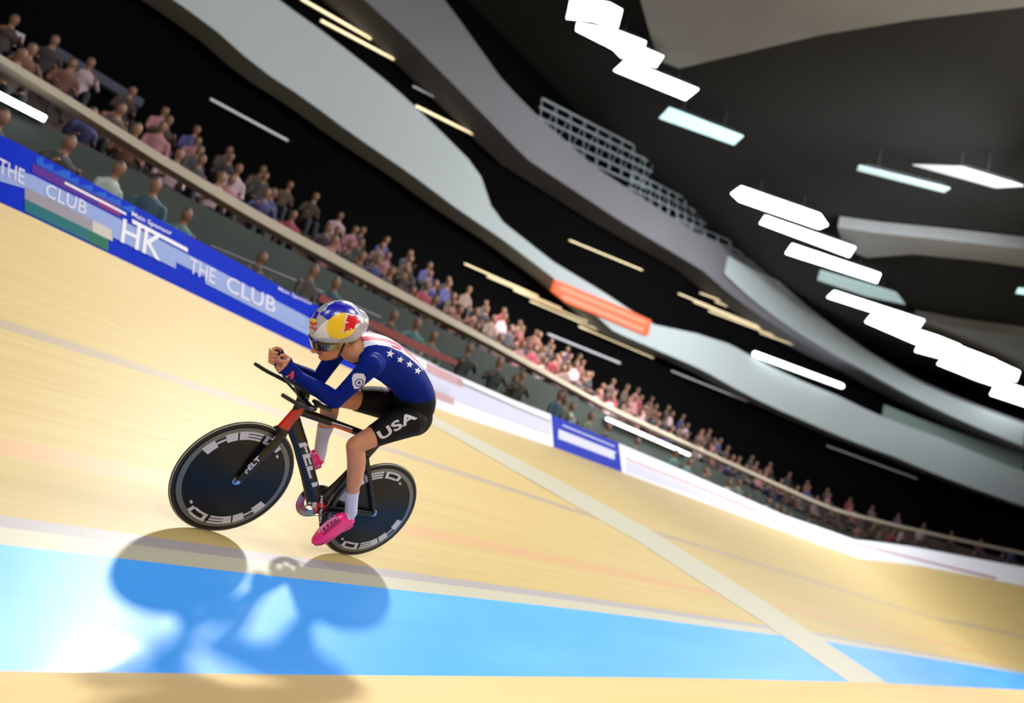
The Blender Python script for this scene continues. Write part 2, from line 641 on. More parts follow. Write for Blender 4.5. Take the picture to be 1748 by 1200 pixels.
# level infield apron
bm = bmesh.new()
pts = []
s = -16
q = []
rows = []
while s < 80:
    sh = lerp_tab(SHIFT, s) * 0.5
    e = track_pt(s, 1.12 + sh)
    o = plan_out(s)
    rows.append(((bm.verts.new(e), (s, 0)), (bm.verts.new(e - o * 14 - Vector((0, 0, 0.0))), (s, 14))))
    s += 1
for a, b in zip(rows, rows[1:]):
    f = bm.faces.new((a[0][0], a[1][0], b[1][0], b[0][0]))
    q.append((f, (a[0][1], a[1][1], b[1][1], b[0][1])))
track_uv(bm, q)
apron = build('floor', bm, M['apron'], smooth=False)
if apron.data.polygons[0].normal.z < 0:
    apron.data.flip_normals()
tag(apron, 'level sandy wooden apron inside the blue band', 'floor', kind='structure')

# pale line painted across the banking
PLINE = [(742, 700), (800, 731), (900, 788), (1000, 848), (1100, 908), (1200, 975), (1300, 1040), (1400, 1110), (1500, 1178)]
bm = bmesh.new()
tree_track = bvh_of([track], True)
rows = []
for i, (x, y) in enumerate(PLINE):
    w = 9 + i * 1.1
    vs = []
    for sx, sy in ((0.7, -0.75), (-0.7, 0.75)):
        g = on_ground(x + sx * w, y + sy * w)
        vs.append(bm.verts.new(track_pt(-g.x, g.y, 0.004)))
    rows.append(vs)
for a, b in zip(rows, rows[1:]):
    bm.faces.new((a[0], a[1], b[1], b[0]))
pl = build('painted_line', bm, M['paleline'], track, smooth=False)

# ================================================================== advertising boards
BT = [(0, 215), (200, 320), (400, 430), (520, 498), (640, 556), (740, 607), (900, 685), (1180, 805), (1344, 880), (1500, 925), (1748, 968)]


def board(name, s0, s1, m, label):
    bm = bmesh.new()
    rows = []
    n = max(2, int((s1 - s0) / 0.4))
    for i in range(n + 1):
        s = s0 + (s1 - s0) * i / n
        base = track_pt(s, -5.9)
        up = (MT3 @ Vector((0, 0, 1))) if s < -XS else Vector((plan_out(s).x * -sin(BANK) * -1, 0, 0)) + Vector((0, 0, cos(BANK)))
        up = Vector((0, 0, 1)) * cos(BANK) - plan_out(s) * sin(BANK) * -1
        h = lerp_tab(BH, s)
        o = plan_out(s)
        rows.append([bm.verts.new(v) for v in (base, base + up * h, base + up * h + o * 0.05, base + o * 0.05)])
    for a, b in zip(rows, rows[1:]):
        for k in range(4):
            bm.faces.new((a[k], a[(k + 1) % 4], b[(k + 1) % 4], b[k]))
    bm.faces.new(rows[0])
    bm.faces.new(rows[-1][::-1])
    o = build(name, bm, m, smooth=False, shift=track_pt(s0, -5.9))
    tag(o, label, 'advertising board')
    return o


# board heights read off the photograph's top edge
BH = []
UPB = (MT3 @ Vector((0, 0, 1)))
for x, y in BT:
    s, z = hit(x, y, 0)
    b_ = track_pt(s, -5.9)
    BH.append((s, max(0.6, min(1.1, (z - b_.z) / cos(BANK)))))
BH = [(s, h * 0.98) for s, h in BH]


def s_at(px, py):
    return hit(px, py, 0)[0]


sA, sB, sC = s_at(640, 610), s_at(953, 740), s_at(1066, 790)
board_blue = board('advertising_board', -9, sA, M['boardblue'], 'long blue sponsor board with white lettering ahead of the rider')
board_white = board('advertising_board', sA, sB, M['boardwhite'], 'white advertising board with faded pink and grey stripes directly behind the rider')
board_blue2 = board('advertising_board', sB, sC, M['boardblue'], 'short blue advertising board between the two white boards')
board_pale = board('advertising_board', sC, 78, M['boardwhite'], 'long pale lavender advertising board running away round the far bend')

bpy.context.view_layer.update()
t1 = bvh_of([board_blue], True)
t2 = bvh_of([board_white], True)
t3 = bvh_of([board_blue2], True)
t4 = bvh_of([board_pale], True)


def wdecal(name, polys, tree, m, parent, off=0.004, step=12):
    o = decal(name, polys, tree, m, None, off, step, world=True, jump=3)
    if o:
        o.data.transform(parent.matrix_world.inverted())
        o.parent = parent
    return o


def strip(e0, e1, f0, f1, x0, x1, n=6):
    """a stripe between heights f0..f1 (0 bottom, 1 top) of the board from x0 to x1 (photo columns)"""
    bot = [(0, 345), (200, 440), (530, 600), (750, 700), (950, 765), (1300, 890), (1748, 1030)]
    up, dn = [], []
    for i in range(n + 1):
        x = x0 + (x1 - x0) * i / n
        yb, yt = lerp_tab(bot, x), lerp_tab(BT, x)
        up.append((x, yb + (yt - yb) * f1))
        dn.append((x, yb + (yt - yb) * f0))
    return (up + dn, [(i, i + 1, n + 2 + i, n + 1 + i) for i in range(n)])


S = lambda f0, f1, x0, x1: strip(0, 0, f0, f1, x0, x1)
wdecal('lavender_stripe', [S(0.36, 0.57, -40, 540), S(0.26, 0.36, 190, 300), S(0.26, 0.36, 350, 530)], t1, M['boardlilac'], board_blue)
wdecal('mid_blue_stripe', [S(0.74, 0.93, 62, 235)], t1, M['boardblue2'], board_blue)
wdecal('purple_stripe', [S(0.60, 0.73, 55, 168)], t1, M['purple'], board_blue)
wdecal('magenta_stripe', [S(0.60, 0.73, 168, 205)], t1, M['magenta'], board_blue)
wdecal('grey_stripe', [S(0.20, 0.36, 42, 158)], t1, M['bgrey'], board_blue)
wdecal('cream_stripe', [S(0.20, 0.36, 158, 192)], t1, M['bcream'], board_blue)
wdecal('teal_stripe', [S(0.03, 0.20, 42, 150)], t1, M['teal'], board_blue)
wdecal('green_stripe', [S(0.03, 0.20, 150, 185)], t1, M['green'], board_blue)
for w_, o_, a_, u_, m_ in (('THE', (-4, 294), (44, 22), (2, -25), 'boardpale'), ('CLUB', (76, 335), (70, 33), (3, -23), 'boardpale'), ('Main Sponsor', (224, 371), (68, 34), (1, -10), 'off'),
                           ('Main Sponsor', (474, 497), (58, 27), (1, -8), 'boardpale'), ('HK', (205, 413), (68, 33), (5, -40), 'off'), ('THE', (322, 464), (44, 22), (2, -25), 'boardpale'), ('CLUB', (385, 496), (84, 40), (2, -26), 'boardpale')):
    wdecal('lettering', [text_poly(w_, o_, a_, u_, 0.01)], t1, M[m_], board_blue, off=0.008)
wdecal('white_stripe', [S(0.665, 0.70, 110, 215)], t1, M['off'], board_blue, off=0.007)
wdecal('white_stripe', [S(0.60, 0.66, 225, 320)], t1, M['off'], board_blue, off=0.007)
wdecal('grey_stripe', [S(0.30, 0.68, 640, 950)], t2, M['boardpale'], board_white)
wdecal('pink_stripe', [S(0.62, 0.80, 728, 790), S(0.20, 0.34, 740, 775)], t2, M['bpink'], board_white, off=0.006)
wdecal('dark_stripe', [S(0.68, 0.73, 780, 940)], t2, M['bgrey'], board_white, off=0.007)
wdecal('lavender_stripe', [S(0.30, 0.58, 953, 1064), S(0.72, 0.76, 960, 1064)], t3, M['boardpale'], board_blue2)
wdecal('lilac_stripe', [S(0.05, 0.42, 1068, 1300)], t4, M['boardpale'], board_pale)
wdecal('pink_stripe', [S(0.46, 0.54, 1068, 1700)], t4, M['bpink'], board_pale, off=0.006)

# ================================================================== the stand
def sweep(name, prof, m, s0=-9, s1=76, parent=None, step=1.0, closed=True):
    """sweep a profile of (off, z) round the hall"""
    bm = bmesh.new()
    rows = []
    n = int((s1 - s0) / step)
    for i in range(n + 1):
        s = s0 + (s1 - s0) * i / n
        rows.append([bm.verts.new(pos(s, o, z)) for o, z in prof])
    k = len(prof)
    for a, b in zip(rows, rows[1:]):
        for j in range(k if closed else k - 1):
            bm.faces.new((a[j], a[(j + 1) % k], b[(j + 1) % k], b[j]))
    if closed:
        bm.faces.new(rows[0])
        bm.faces.new(rows[-1][::-1])
    return build(name, bm, m, parent, smooth=False)


ZW = track_pt(0, -5.9).z           # top of the banking
walk = sweep('trim_1', [(0.08, ZW - 0.6), (0.08, ZW - 0.35), (2.6, ZW - 0.35), (2.6, ZW - 0.6)], M['step'])
tag(walk, 'dark walkway behind the boards', 'walkway', kind='structure')
wl = sweep('wall_stand', [(2.6, 0.0), (2.6, 4.45), (2.8, 4.45), (2.8, 0.0)], M['darkgreen'])
tag(wl, 'dark green wall below the stand', 'wall', kind='structure')
RAILT = [(0, 92), (120, 165), (290, 272), (450, 366), (640, 471), (830, 574), (1030, 687), (1200, 767), (1428, 868), (1748, 942)]
RAILB = [(0, 104), (120, 181), (290, 289), (450, 384), (640, 487), (830, 585), (1030, 694), (1200, 772), (1428, 873), (1748, 947)]
rail = band('parapet', RAILT, RAILB, 2.5, 0.32, M['parapet'])
tag(rail, 'long beige parapet edge running along the front of the raised stand', 'parapet')
ROWS = []
prof = [(2.8, 0.0), (2.8, 3.95)]
for k in range(6):
    o0, z0 = 2.8 + 0.85 * k, 3.95 + 0.48 * k
    ROWS.append((o0 + 0.4, z0))
    prof += [(o0, z0), (o0 + 0.85, z0)] if k else [(o0 + 0.85, z0)]
prof += [(2.8 + 5.1, 6.6), (8.2, 6.6), (8.2, 0)]
st = sweep('grandstand', prof, M['step'])
tag(st, 'stepped dark grandstand rising behind the beige parapet', 'grandstand', kind='structure')
ln = sweep('wall_back', [(10, 0), (10, 18), (10.3, 18), (10.3, 0)], M['dark'])
tag(ln, 'black back wall of the hall above the stand', 'wall', kind='structure')
rb = sweep('floor_upper', [(8.2, 6.3), (8.2, 6.6), (10, 6.6), (10, 6.3)], M['dark'])
tag(rb, 'dark concourse floor behind the stand', 'floor', kind='structure')

# fascias
F1T = [(476, 0), (560, 60), (672, 148), (740, 212), (804, 276), (828, 312), (842, 366), (943, 446), (1029, 498), (1112, 553), (1248, 588), (1432, 676), (1508, 712), (1608, 748), (1748, 805)]
F1B = [(296, 0), (360, 44), (440, 116), (520, 168), (600, 228), (700, 296), (780, 356), (860, 410), (952, 480), (1048, 566), (1208, 636), (1368, 716), (1528, 780), (1748, 864)]
f1 = band('trim_2', F1T, F1B, 9.0, 0.95, M['fascia'])
tag(f1, 'wide pale grey curved fascia above the black gallery', 'fascia', kind='structure')
F2T = [(700, -60), (760, 0), (860, 140), (920, 200), (1020, 288), (1200, 405), (1300, 452), (1408, 545), (1568, 648), (1748, 720)]
F2B = [(520, -80), (600, -20), (700, 70), (780, 150), (900, 272), (1060, 378), (1200, 462), (1330, 560), (1468, 632), (1748, 768)]
f2 = band('trim_3', F2T, F2B, 8.6, 1.35, M['fascia2'])
tag(f2, 'darker grey upper fascia below the roof', 'fascia', kind='structure')
# pale part of the upper fascia towards the far end
F3T = [(1240, 435), (1330, 480), (1408, 546), (1568, 652), (1748, 724)]
F3B = [(1240, 470), (1330, 545), (1400, 590), (1468, 628), (1748, 762)]
f3 = band('trim_4', F3T, F3B, 8.45, 0.12, M['fascia'], clip=True)
tag(f3, 'pale grey panel strip along the far upper fascia', 'fascia', kind='structure')
GL = band('trim_5', [(1508, 690), (1600, 725), (1748, 775)], [(1508, 714), (1600, 752), (1748, 812)], 9.4, 0.1, mat('green_grey_glass', (0.16, 0.21, 0.20), 0.3), clip=True)
tag(GL, 'grey green glazed strip between the two far fascias', 'glazing', kind='structure')

# roof
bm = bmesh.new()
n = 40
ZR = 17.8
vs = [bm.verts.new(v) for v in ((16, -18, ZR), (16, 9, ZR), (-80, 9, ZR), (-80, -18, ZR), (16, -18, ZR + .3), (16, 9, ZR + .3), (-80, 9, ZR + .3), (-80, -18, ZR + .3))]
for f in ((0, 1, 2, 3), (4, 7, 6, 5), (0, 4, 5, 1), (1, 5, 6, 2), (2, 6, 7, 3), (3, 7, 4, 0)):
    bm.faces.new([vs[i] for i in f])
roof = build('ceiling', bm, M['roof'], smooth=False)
tag(roof, 'dark mottled hall roof', 'ceiling', kind='structure')


def slab(name, poly, z, thick, m, parent=None):
    """a flat panel under the roof outlined where the sight lines meet height z"""
    P = [on_height(x, y, z) for x, y in poly]
    bm = bmesh.new()
    lo = [bm.verts.new(p) for p in P]
    hi = [bm.verts.new(p + Vector((0, 0, thick))) for p in P]
    bm.faces.new(lo)
    bm.faces.new(hi[::-1])
    for i in range(len(P)):
        j = (i + 1) % len(P)
        bm.faces.new((lo[i], lo[j], hi[j], hi[i]))
    return build(name, bm, m, parent, smooth=False, shift=P[0] if parent is None else None)


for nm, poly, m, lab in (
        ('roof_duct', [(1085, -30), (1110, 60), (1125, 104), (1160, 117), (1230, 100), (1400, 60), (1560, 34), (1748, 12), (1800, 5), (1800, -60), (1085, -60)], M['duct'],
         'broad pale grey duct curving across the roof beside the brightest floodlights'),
        ('roof_panel', [(1430, 388), (1500, 398), (1600, 408), (1748, 425), (1790, 430), (1790, 462), (1680, 446), (1560, 434), (1480, 440), (1440, 425)], M['duct'],  # this slab and the next put the floodlights' glow into shape and colour
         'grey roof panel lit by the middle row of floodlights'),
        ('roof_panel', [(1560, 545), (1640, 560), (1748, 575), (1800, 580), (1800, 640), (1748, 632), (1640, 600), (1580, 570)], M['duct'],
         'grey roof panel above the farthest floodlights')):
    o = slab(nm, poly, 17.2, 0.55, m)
    tag(o, lab, 'duct' if 'duct' in nm else 'roof panel')  # 'roof panel' here is the two slabs standing for floodlight glow


def fixture(name, poly, z, m, label, cat, group=None, thick=0.16, hang=True):
    P = [on_height(x, y, z) for x, y in poly]
    c = sum(P, Vector()) / len(P)
    root = empty(name, c)
    tag(root, label, cat, group)
    bm = bmesh.new()
    lo = [bm.verts.new(p - c) for p in P]
    hi = [bm.verts.new(p - c + Vector((0, 0, 0.03))) for p in P]
    bm.faces.new(lo)
    bm.faces.new(hi[::-1])
    for i in range(len(P)):
        j = (i + 1) % len(P)
        bm.faces.new((lo[i], lo[j], hi[j], hi[i]))
    build('lens', bm, m, root, smooth=False)
    bm = bmesh.new()
    lo = [bm.verts.new((p - c) * 1.01 + Vector((0, 0, 0.031))) for p in P]
    hi = [bm.verts.new((p - c) * 0.8 + Vector((0, 0, 0.031 + thick))) for p in P]
    bm.faces.new(lo)
    bm.faces.new(hi[::-1])
    for i in range(len(P)):
        j = (i + 1) % len(P)
        bm.faces.new((lo[i], lo[j], hi[j], hi[i]))
    build('housing', bm, M['housing'], root, smooth=False)
    if hang:
        for k in (0.28, -0.28):
            d = (P[1] - P[0]) * k
            bm = bmesh.new()
            tube(bm, [d + Vector((0, 0, thick)), d + Vector((0, 0, ZR - z))], 0.02, 6)
            build('hanger', bm, M['housing'], root)
    return root


ZF = 16.8
floods = [  # compact lamps, their motion smear built into the long outlines
    ([(975, -6), (1040, 6), (1062, 18), (1054, 48), (1010, 36), (967, 32)], 'lamp', 'very bright floodlight at the top edge, first of the long row'),
    ([(985, 40), (1050, 52), (1102, 72), (1098, 92), (1050, 86), (983, 52)], 'lamp', 'bright floodlight just below the one at the top edge'),
    ([(1040, 78), (1092, 80), (1132, 97), (1120, 115), (1060, 98)], 'lamp', 'bright floodlight between the top pair and the separate hexagonal one'),
    ([(1068, 103), (1192, 153), (1170, 171), (1048, 121)], 'lamp', 'separate white floodlight above the pale teal one'),
    ([(1142, 184), (1269, 233), (1253, 248), (1125, 202)], 'lampteal', 'pale teal floodlight in the dark gap of the row'),
    ([(1265, 319), (1400, 366), (1413, 385), (1398, 391), (1262, 344), (1248, 331)], 'lamp', 'white floodlight below the dark gap of the row'),
    ([(1306, 369), (1460, 423), (1450, 439), (1297, 382)], 'lamp', 'white floodlight second below the dark gap of the row'),
    ([(1352, 417), (1503, 468), (1497, 483), (1341, 433)], 'lamp', 'white floodlight third below the dark gap of the row'),
    ([(1424, 497), (1578, 547), (1570, 559), (1412, 508)], 'lamp', 'white floodlight fourth below the gap, under the faint teal reflector'),
    ([(1487, 538), (1600, 574), (1640, 590), (1632, 606), (1560, 586), (1477, 550)], 'lamp', 'bright floodlight at the head of the crowded far cluster'),
    ([(1568, 588), (1640, 592), (1700, 615), (1692, 634), (1630, 618), (1562, 600)], 'lamp', 'bright floodlight in the middle of the crowded far cluster'),
    ([(1640, 618), (1700, 616), (1741, 635), (1735, 651), (1690, 640)], 'lamp', 'short bright floodlight at the right end of the far cluster'),
    ([(1605, 616), (1690, 643), (1760, 668), (1756, 678), (1670, 650), (1600, 622)], 'lamp', 'thin floodlight under the crowded far cluster'),
    ([(1696, 662), (1790, 690), (1786, 706), (1690, 674)], 'lamp', 'farthest floodlight, cut by the right edge of the picture'),
    ([(1738, 492), (1800, 500), (1800, 508), (1734, 501)], 'lampteal', 'small pale lamp alone on the dark roof at the right edge'),
    ([(1400, 462), (1530, 500), (1545, 520), (1480, 506), (1395, 478)], 'lampdim', 'faint teal reflector between the third and fourth floodlights'),
    ([(1466, 283), (1622, 322), (1612, 329), (1463, 291)], 'lampdim', 'dim teal striplight on the dark roof to the right'),
    ([(1558, 282), (1640, 285), (1748, 318), (1700, 321)], 'lampgrey', 'faint grey striplight beside the dim teal one'),
]
for poly, m, lab in floods:
    fixture('floodlight', poly, ZF, M[m], lab, 'floodlight', 'floodlights under the hall roof')
fixture('floodlight', [(556, -12), (640, -4), (664, 36), (683, 66), (676, 80), (606, 46), (566, 24)], 15.4, M['lampteal'], 'large pale teal floodlight at the top edge among yellow striplights', 'floodlight', 'floodlights under the hall roof')


def stick(name, a, b, off, w, m, label, cat, group, wall=None):
    """a slim lamp on the wall or fascia from pixel a to pixel b"""
    sa, za = hit(*a, off)
    sb, zb = hit(*b, off)
    A, B = pos(sa, off, za), pos(sb, off, zb)
    c = (A + B) / 2
    root = empty(name, c)
    tag(root, label, cat, group)
    bm = bmesh.new()
    tube(bm, [A - c, B - c], w / 2, 8)
    build('tube', bm, m, root)
    bm = bmesh.new()
    o = plan_out((sa + sb) / 2)
    tube(bm, [A - c + o * w * 0.8, B - c + o * w * 0.8], w * 0.62, 4, rot=pi / 4)
    build('housing', bm, M['housing'], root, smooth=False)
    return root


WARM = [((514, -2), (633, 66)), ((548, 35), (672, 101)), ((600, 12), (688, 57)), ((693, 112), (812, 171)), ((727, 147), (850, 206)), ((763, 181), (886, 239)), ((710, 181), (832, 241)),
        ((972, 410), (1096, 461)), ((793, 450), (918, 505)), ((832, 472), (958, 526)), ((877, 495), (1002, 549)), ((905, 514), (1030, 567)), ((988, 557), (1115, 611))]
wl_lab = ['yellow striplight at the top edge left of the teal floodlight', 'yellow striplight just under the teal floodlight', 'short yellow striplight crossing beside the teal floodlight',
          'uppermost yellow striplight of the four in the dark recess', 'second yellow striplight from the top in the dark recess', 'yellow striplight lower right of the four in the dark recess',
          'lowest left yellow striplight of the four in the dark recess', 'lone yellow striplight above the orange screen',
          'yellow striplight at the left end of the chain below the narrow fascia', 'second yellow striplight in the chain below the narrow fascia',
          'third yellow striplight in the chain below the narrow fascia', 'fourth yellow striplight in the chain, left of the orange screen', 'last yellow striplight in the chain, under the orange screen']
for (a, b), lab in zip(WARM, wl_lab):  # small point lamps stretched into tubes as long as their motion streaks
    near = a[0] < 900 and a[1] < 300
    stick('striplight', a, b, 9.84, 0.085 if near else 0.05, M['lampwarm'], lab, 'striplight', 'yellow striplights')
for i, (a, b) in enumerate([((1158, 501), (1314, 565)), ((1195, 500), (1330, 551)), ((1221, 515), (1356, 567)), ((1184, 515), (1300, 562)), ((1210, 531), (1340, 580)), ((1297, 568), (1480, 634))]):
    stick('striplight', a, b, 9.84, 0.05, M['lampwarm'], ['thin yellow striplight at the left of the fanned cluster right of the orange screen', 'top yellow striplight of the fanned cluster right of the orange screen',
          'yellow striplight at the upper right of the fanned cluster', 'second lowest yellow striplight of the fanned cluster', 'lowest yellow striplight of the fanned cluster',
          'long faint yellow striplight above the white lamp on the fascia', 'faint yellow striplight closest above the white lamp on the fascia'][i], 'striplight', 'yellow striplights')
stick('striplight', (1288, 604), (1437, 659), 8.9, 0.30, M['lamp'], 'bright white bar lamp on the pale grey fascia', 'striplight', None)
stick('striplight', (359, 169), (491, 240), 9.84, 0.07, M['lampgrey'], 'faint lilac bar lamp alone on the black wall at upper left', 'striplight', None)
stick('striplight', (705, 147), (820, 206), 9.84, 0.05, M['lampgrey'], 'faint grey bar lamp among the four yellow striplights', 'striplight', None)
stick('striplight', (935, 570), (1058, 620), 9.84, 0.09, M['lampgrey'], 'faint grey bar lamp under the chain of yellow striplights', 'striplight', None)
stick('striplight', (1146, 633), (1275, 685), 9.84, 0.05, M['lampgrey'], 'faint grey bar lamp under the white lamp, on the black wall', 'striplight', None)
stick('striplight', (1412, 761), (1565, 817), 9.84, 0.05, M['lampgrey'], 'faint grey bar lamp at the far end of the black wall', 'striplight', None)
stick('striplight', (-30, 148), (77, 203), 2.45, 0.10, M['lamp'], 'white bar lamp above the blue board at the left edge', 'striplight', None)
stick('striplight', (1036, 715), (1176, 776), 2.45, 0.075, M['lamp'], 'white bar lamp above the short blue board', 'striplight', None)
stick('beam', (85, 84), (240, 178), 9.8, 0.30, mat('beam_blue_grey', (0.05, 0.055, 0.085), 0.5), 'dull blue grey beam on the black wall at the upper left', 'beam', None)


def plate(name, poly, off, thick, m, parent=None):
    P = [pos(*(lambda h: (h[0], off, h[1]))(hit(x, y, off))) for x, y in poly]
    o = plan_out(hit(*poly[0], off)[0])
    bm = bmesh.new()
    a = [bm.verts.new(p) for p in P]
    b = [bm.verts.new(p + o * thick) for p in P]
    bm.faces.new(a)
    bm.faces.new(b[::-1])
    for i in range(len(P)):
        j = (i + 1) % len(P)
        bm.faces.new((a[i], a[j], b[j], b[i]))
    ob = build(name, bm, m, None, smooth=False, shift=P[0])
    if parent:
        bpy.context.view_layer.update()
        ob.data.transform(parent.matrix_world.inverted() @ ob.matrix_world)
        ob.location = (0, 0, 0)
        ob.parent = parent
    return ob


scr = plate('display_screen', [(950, 478), (1078, 531), (1112, 547), (1107, 573), (1045, 547), (970, 517), (944, 496)], 8.85, 0.14, M['lamporange'])
tag(scr, 'glowing orange display screen on the grey fascia', 'screen')
bpy.context.view_layer.update()
plate('bright_band', [(962, 503), (1100, 560), (1097, 567), (1050, 547), (958, 509)], 8.84, 0.02, M['lamporange2'], scr)
plate('bright_band', [(960, 488), (1104, 548), (1103, 554), (957, 495)], 8.84, 0.02, M['lamporange2'], scr)
sg = plate('exit_sign', [(12, 46), (43, 60), (38, 77), (8, 68)], 9.7, 0.25, M['signgrey'])
tag(sg, 'small grey pictogram sign high on the black wall at the left edge', 'sign')
bpy.context.view_layer.update()
plate('pictogram', [(15, 52), (22, 54), (21, 62), (14, 60)], 9.69, 0.02, M['dark'], sg)
plate('pictogram', [(24, 57), (28, 60), (26, 66), (22, 64)], 9.69, 0.02, M['dark'], sg)
ban = band('banner', [(540, 497), (600, 530), (690, 573), (780, 615)], [(552, 517), (604, 543), (694, 590), (782, 625)], 0.28, 0.04, M['wine'], clip=True)
tag(ban, 'dark red banner strip hung above the boards beside the helmet', 'banner')
for o_, a_, b_ in ((ban, 0, 0),):
    pass
gr = band('handrail', [(360, 418), (540, 491), (650, 540)], [(360, 420), (540, 494), (650, 543)], 2.25, 0.05, M['bgrey'], clip=True)
tag(gr, 'thin pale handrail above the dark red banner', 'handrail')

# steel lattice under the roof
for k, (a, b, cnt, lab) in enumerate([((925, 168), (1120, 268), 5, 'cluster of pale steel lattice under the roof beside the first floodlights'),
                                       ((1078, 292), (1210, 360), 4, 'pale steel lattice below the teal floodlight'),
                                       ((1155, 372), (1340, 452), 5, 'pale steel lattice below the middle floodlights')]):
    off = 9.0
    s0, z0 = hit(*a, off)
    s1, z1 = hit(*b, off)
    A, B = pos(s0, off, z0), pos(s1, off, z1)
    c = (A + B) / 2
    root = empty('roof_truss', c)
    tag(root, lab, 'truss', 'steel lattice trusses below the roof')
    dz = [0.0, -0.35, -0.75, -1.2, -1.6][:cnt]
    for d in dz:
        bm = bmesh.new()
        tube(bm, [A - c + Vector((0, 0.05 * d, d)), B - c + Vector((0, 0.05 * d, d))], 0.05, 6)
        build('chord', bm, M['truss'], root)
    bm = bmesh.new()
    n = 9
    L = B - A
    for i in range(n):
        p = A - c + L * (i / n)
        qn = A - c + L * ((i + 0.5) / n) + Vector((0, 0, dz[-1]))
        r2 = A - c + L * ((i + 1) / n)
        tube(bm, [p, qn], 0.025, 5)
        tube(bm, [qn, r2], 0.025, 5)
    build('lacing', bm, M['truss'], root)

# ================================================================== spectators
def shirt_mat(name, cols, seed=0):
    m = mat(name, (0.1, 0.1, 0.1), 0.8)
    nt = m.node_tree
    oi = nt.nodes.new('ShaderNodeObjectInfo')
    ad = nt.nodes.new('ShaderNodeMath')
    ad.operation = 'ADD'
    ad.inputs[1].default_value = seed
    fr = nt.nodes.new('ShaderNodeMath')
    fr.operation = 'FRACT'
    r = nt.nodes.new('ShaderNodeValToRGB')
    r.color_ramp.interpolation = 'CONSTANT'
    e = r.color_ramp.elements
    while len(e) < len(cols):
        e.new(0.5)
    for i, c in enumerate(cols):
        e[i].position = i / len(cols)
        e[i].color = (*c, 1)
    nt.links.new(oi.outputs['Random'], ad.inputs[0])
    nt.links.new(ad.outputs[0], fr.inputs[0])
    nt.links.new(fr.outputs[0], r.inputs[0])
    nt.links.new(r.outputs[0], nt.nodes['Principled BSDF'].inputs['Base Color'])
    return m


SH_UP = shirt_mat('upper_crowd_clothes', [(0.035, 0.018, 0.014), (0.120, 0.048, 0.035), (0.024, 0.024, 0.030), (0.192, 0.024, 0.035), (0.061, 0.035, 0.024), (0.336, 0.240, 0.264), (0.035, 0.035, 0.120), (0.109, 0.072, 0.061), (0.024, 0.018, 0.018), (0.240, 0.096, 0.109)])
SH_LO = shirt_mat('lower_crowd_clothes', [(0.024, 0.035, 0.035), (0.048, 0.120, 0.120), (0.024, 0.024, 0.021), (0.072, 0.072, 0.035), (0.240, 0.288, 0.264), (0.024, 0.061, 0.085), (0.035, 0.030, 0.024), (0.085, 0.096, 0.072)], 0.37)
PANTS = mat('crowd_trousers', (0.02, 0.02, 0.028), 0.8)
CSKIN = mat('crowd_skin', (0.18, 0.085, 0.05), 0.6)
CHAIR_ = mat('crowd_hair', (0.01, 0.008, 0.007), 0.7)


def spectator_mesh(seated, lean=0.0, arm=0.0):
    bm = bmesh.new()
    # local: +x to the track, z up; seated hips at z .45
    hz = 0.5 if seated else 0.92
    limb(bm, [(0, 0, hz), (-0.01, 0, hz + 0.22), (0.02 + lean, 0, hz + 0.45)], [(0.16, 0.10), (0.15, 0.10), (0.17, 0.09)], 12, ref=(0, 1, 0), sub=2)
    limb(bm, [(0.02 + lean, 0, hz + 0.45), (0.04 + lean, 0, hz + 0.60)], [0.06, 0.055], 8, sub=1)
    ellipsoid(bm, (0.06 + lean, 0, hz + 0.70), (0.095, 0.078, 0.118), seg=12)
    for sgn in (1, -1):
        if seated:
            limb(bm, [(0, 0.09 * sgn, hz), (0.40, 0.11 * sgn, hz + 0.02), (0.42, 0.11 * sgn, 0.06), (0.52, 0.12 * sgn, 0.04)], [0.085, 0.065, 0.045, 0.04], 8, sub=2)
        else:
            limb(bm, [(0, 0.09 * sgn, hz), (0.02, 0.1 * sgn, 0.5), (-0.02, 0.11 * sgn, 0.08), (0.12, 0.12 * sgn, 0.04)], [0.09, 0.065, 0.045, 0.04], 8, sub=2)
        limb(bm, [(0.02 + lean, 0.19 * sgn, hz + 0.42), (0.06, (0.24 + 0.03 * arm) * sgn, hz + 0.17 + 0.1 * arm), (0.26, 0.13 * sgn, hz + 0.12 + 0.3 * arm)], [0.055, 0.042, 0.035], 8, sub=2)
    me = fuse(bm, 0.03, 2)
    for m in (SH_UP, PANTS, CSKIN, CHAIR_):
        me.materials.append(m)
    for p in me.polygons:
        c = p.center
        if c.z > hz + 0.755 or (c.z > hz + 0.66 and c.x < 0.03 + lean):
            p.material_index = 3
        elif c.z > hz + 0.52 or (c.x > 0.22 and c.z > hz + 0.08 and abs(c.y) < 0.2):
            p.material_index = 2
        elif c.z < hz - 0.02 or (seated and c.x > 0.14 and c.z < hz + 0.1):
            p.material_index = 1
        else:
            p.material_index = 0
    me.shade_smooth()
    return me


SM = [spectator_mesh(True), spectator_mesh(True, 0.08, 0.4), spectator_mesh(True, 0.03, 1.0)]
TM = [spectator_mesh(False), spectator_mesh(False, 0.02, 0.9)]
for m_ in TM:
    m_.materials[0] = SH_LO
rs = random.Random(3)
cnt = 0
for k, (off, z) in enumerate(ROWS[:5]):
    s = -5.5 + rs.uniform(0, .4)
    while s < 62 and cnt < 285:
        if rs.random() < 0.82:
            me = SM[rs.randrange(3)]
            o = bpy.data.objects.new('spectator', me)
            COL.objects.link(o)
            o.location = pos(s, off, z)
            v = -plan_out(s)
            o.rotation_euler = (0, 0, atan2(v.y, v.x) + rs.uniform(-0.25, 0.25))
            sc_ = rs.uniform(0.93, 1.05)
            o.scale = (sc_, sc_, sc_)
            tag(o, 'spectator sitting in the raised stand above the beige parapet', 'person', 'spectators in the raised stand')
            cnt += 1
        s += (0.6 if s < 20 else 0.95) + rs.uniform(0, 0.25) + 0.012 * max(0, s)
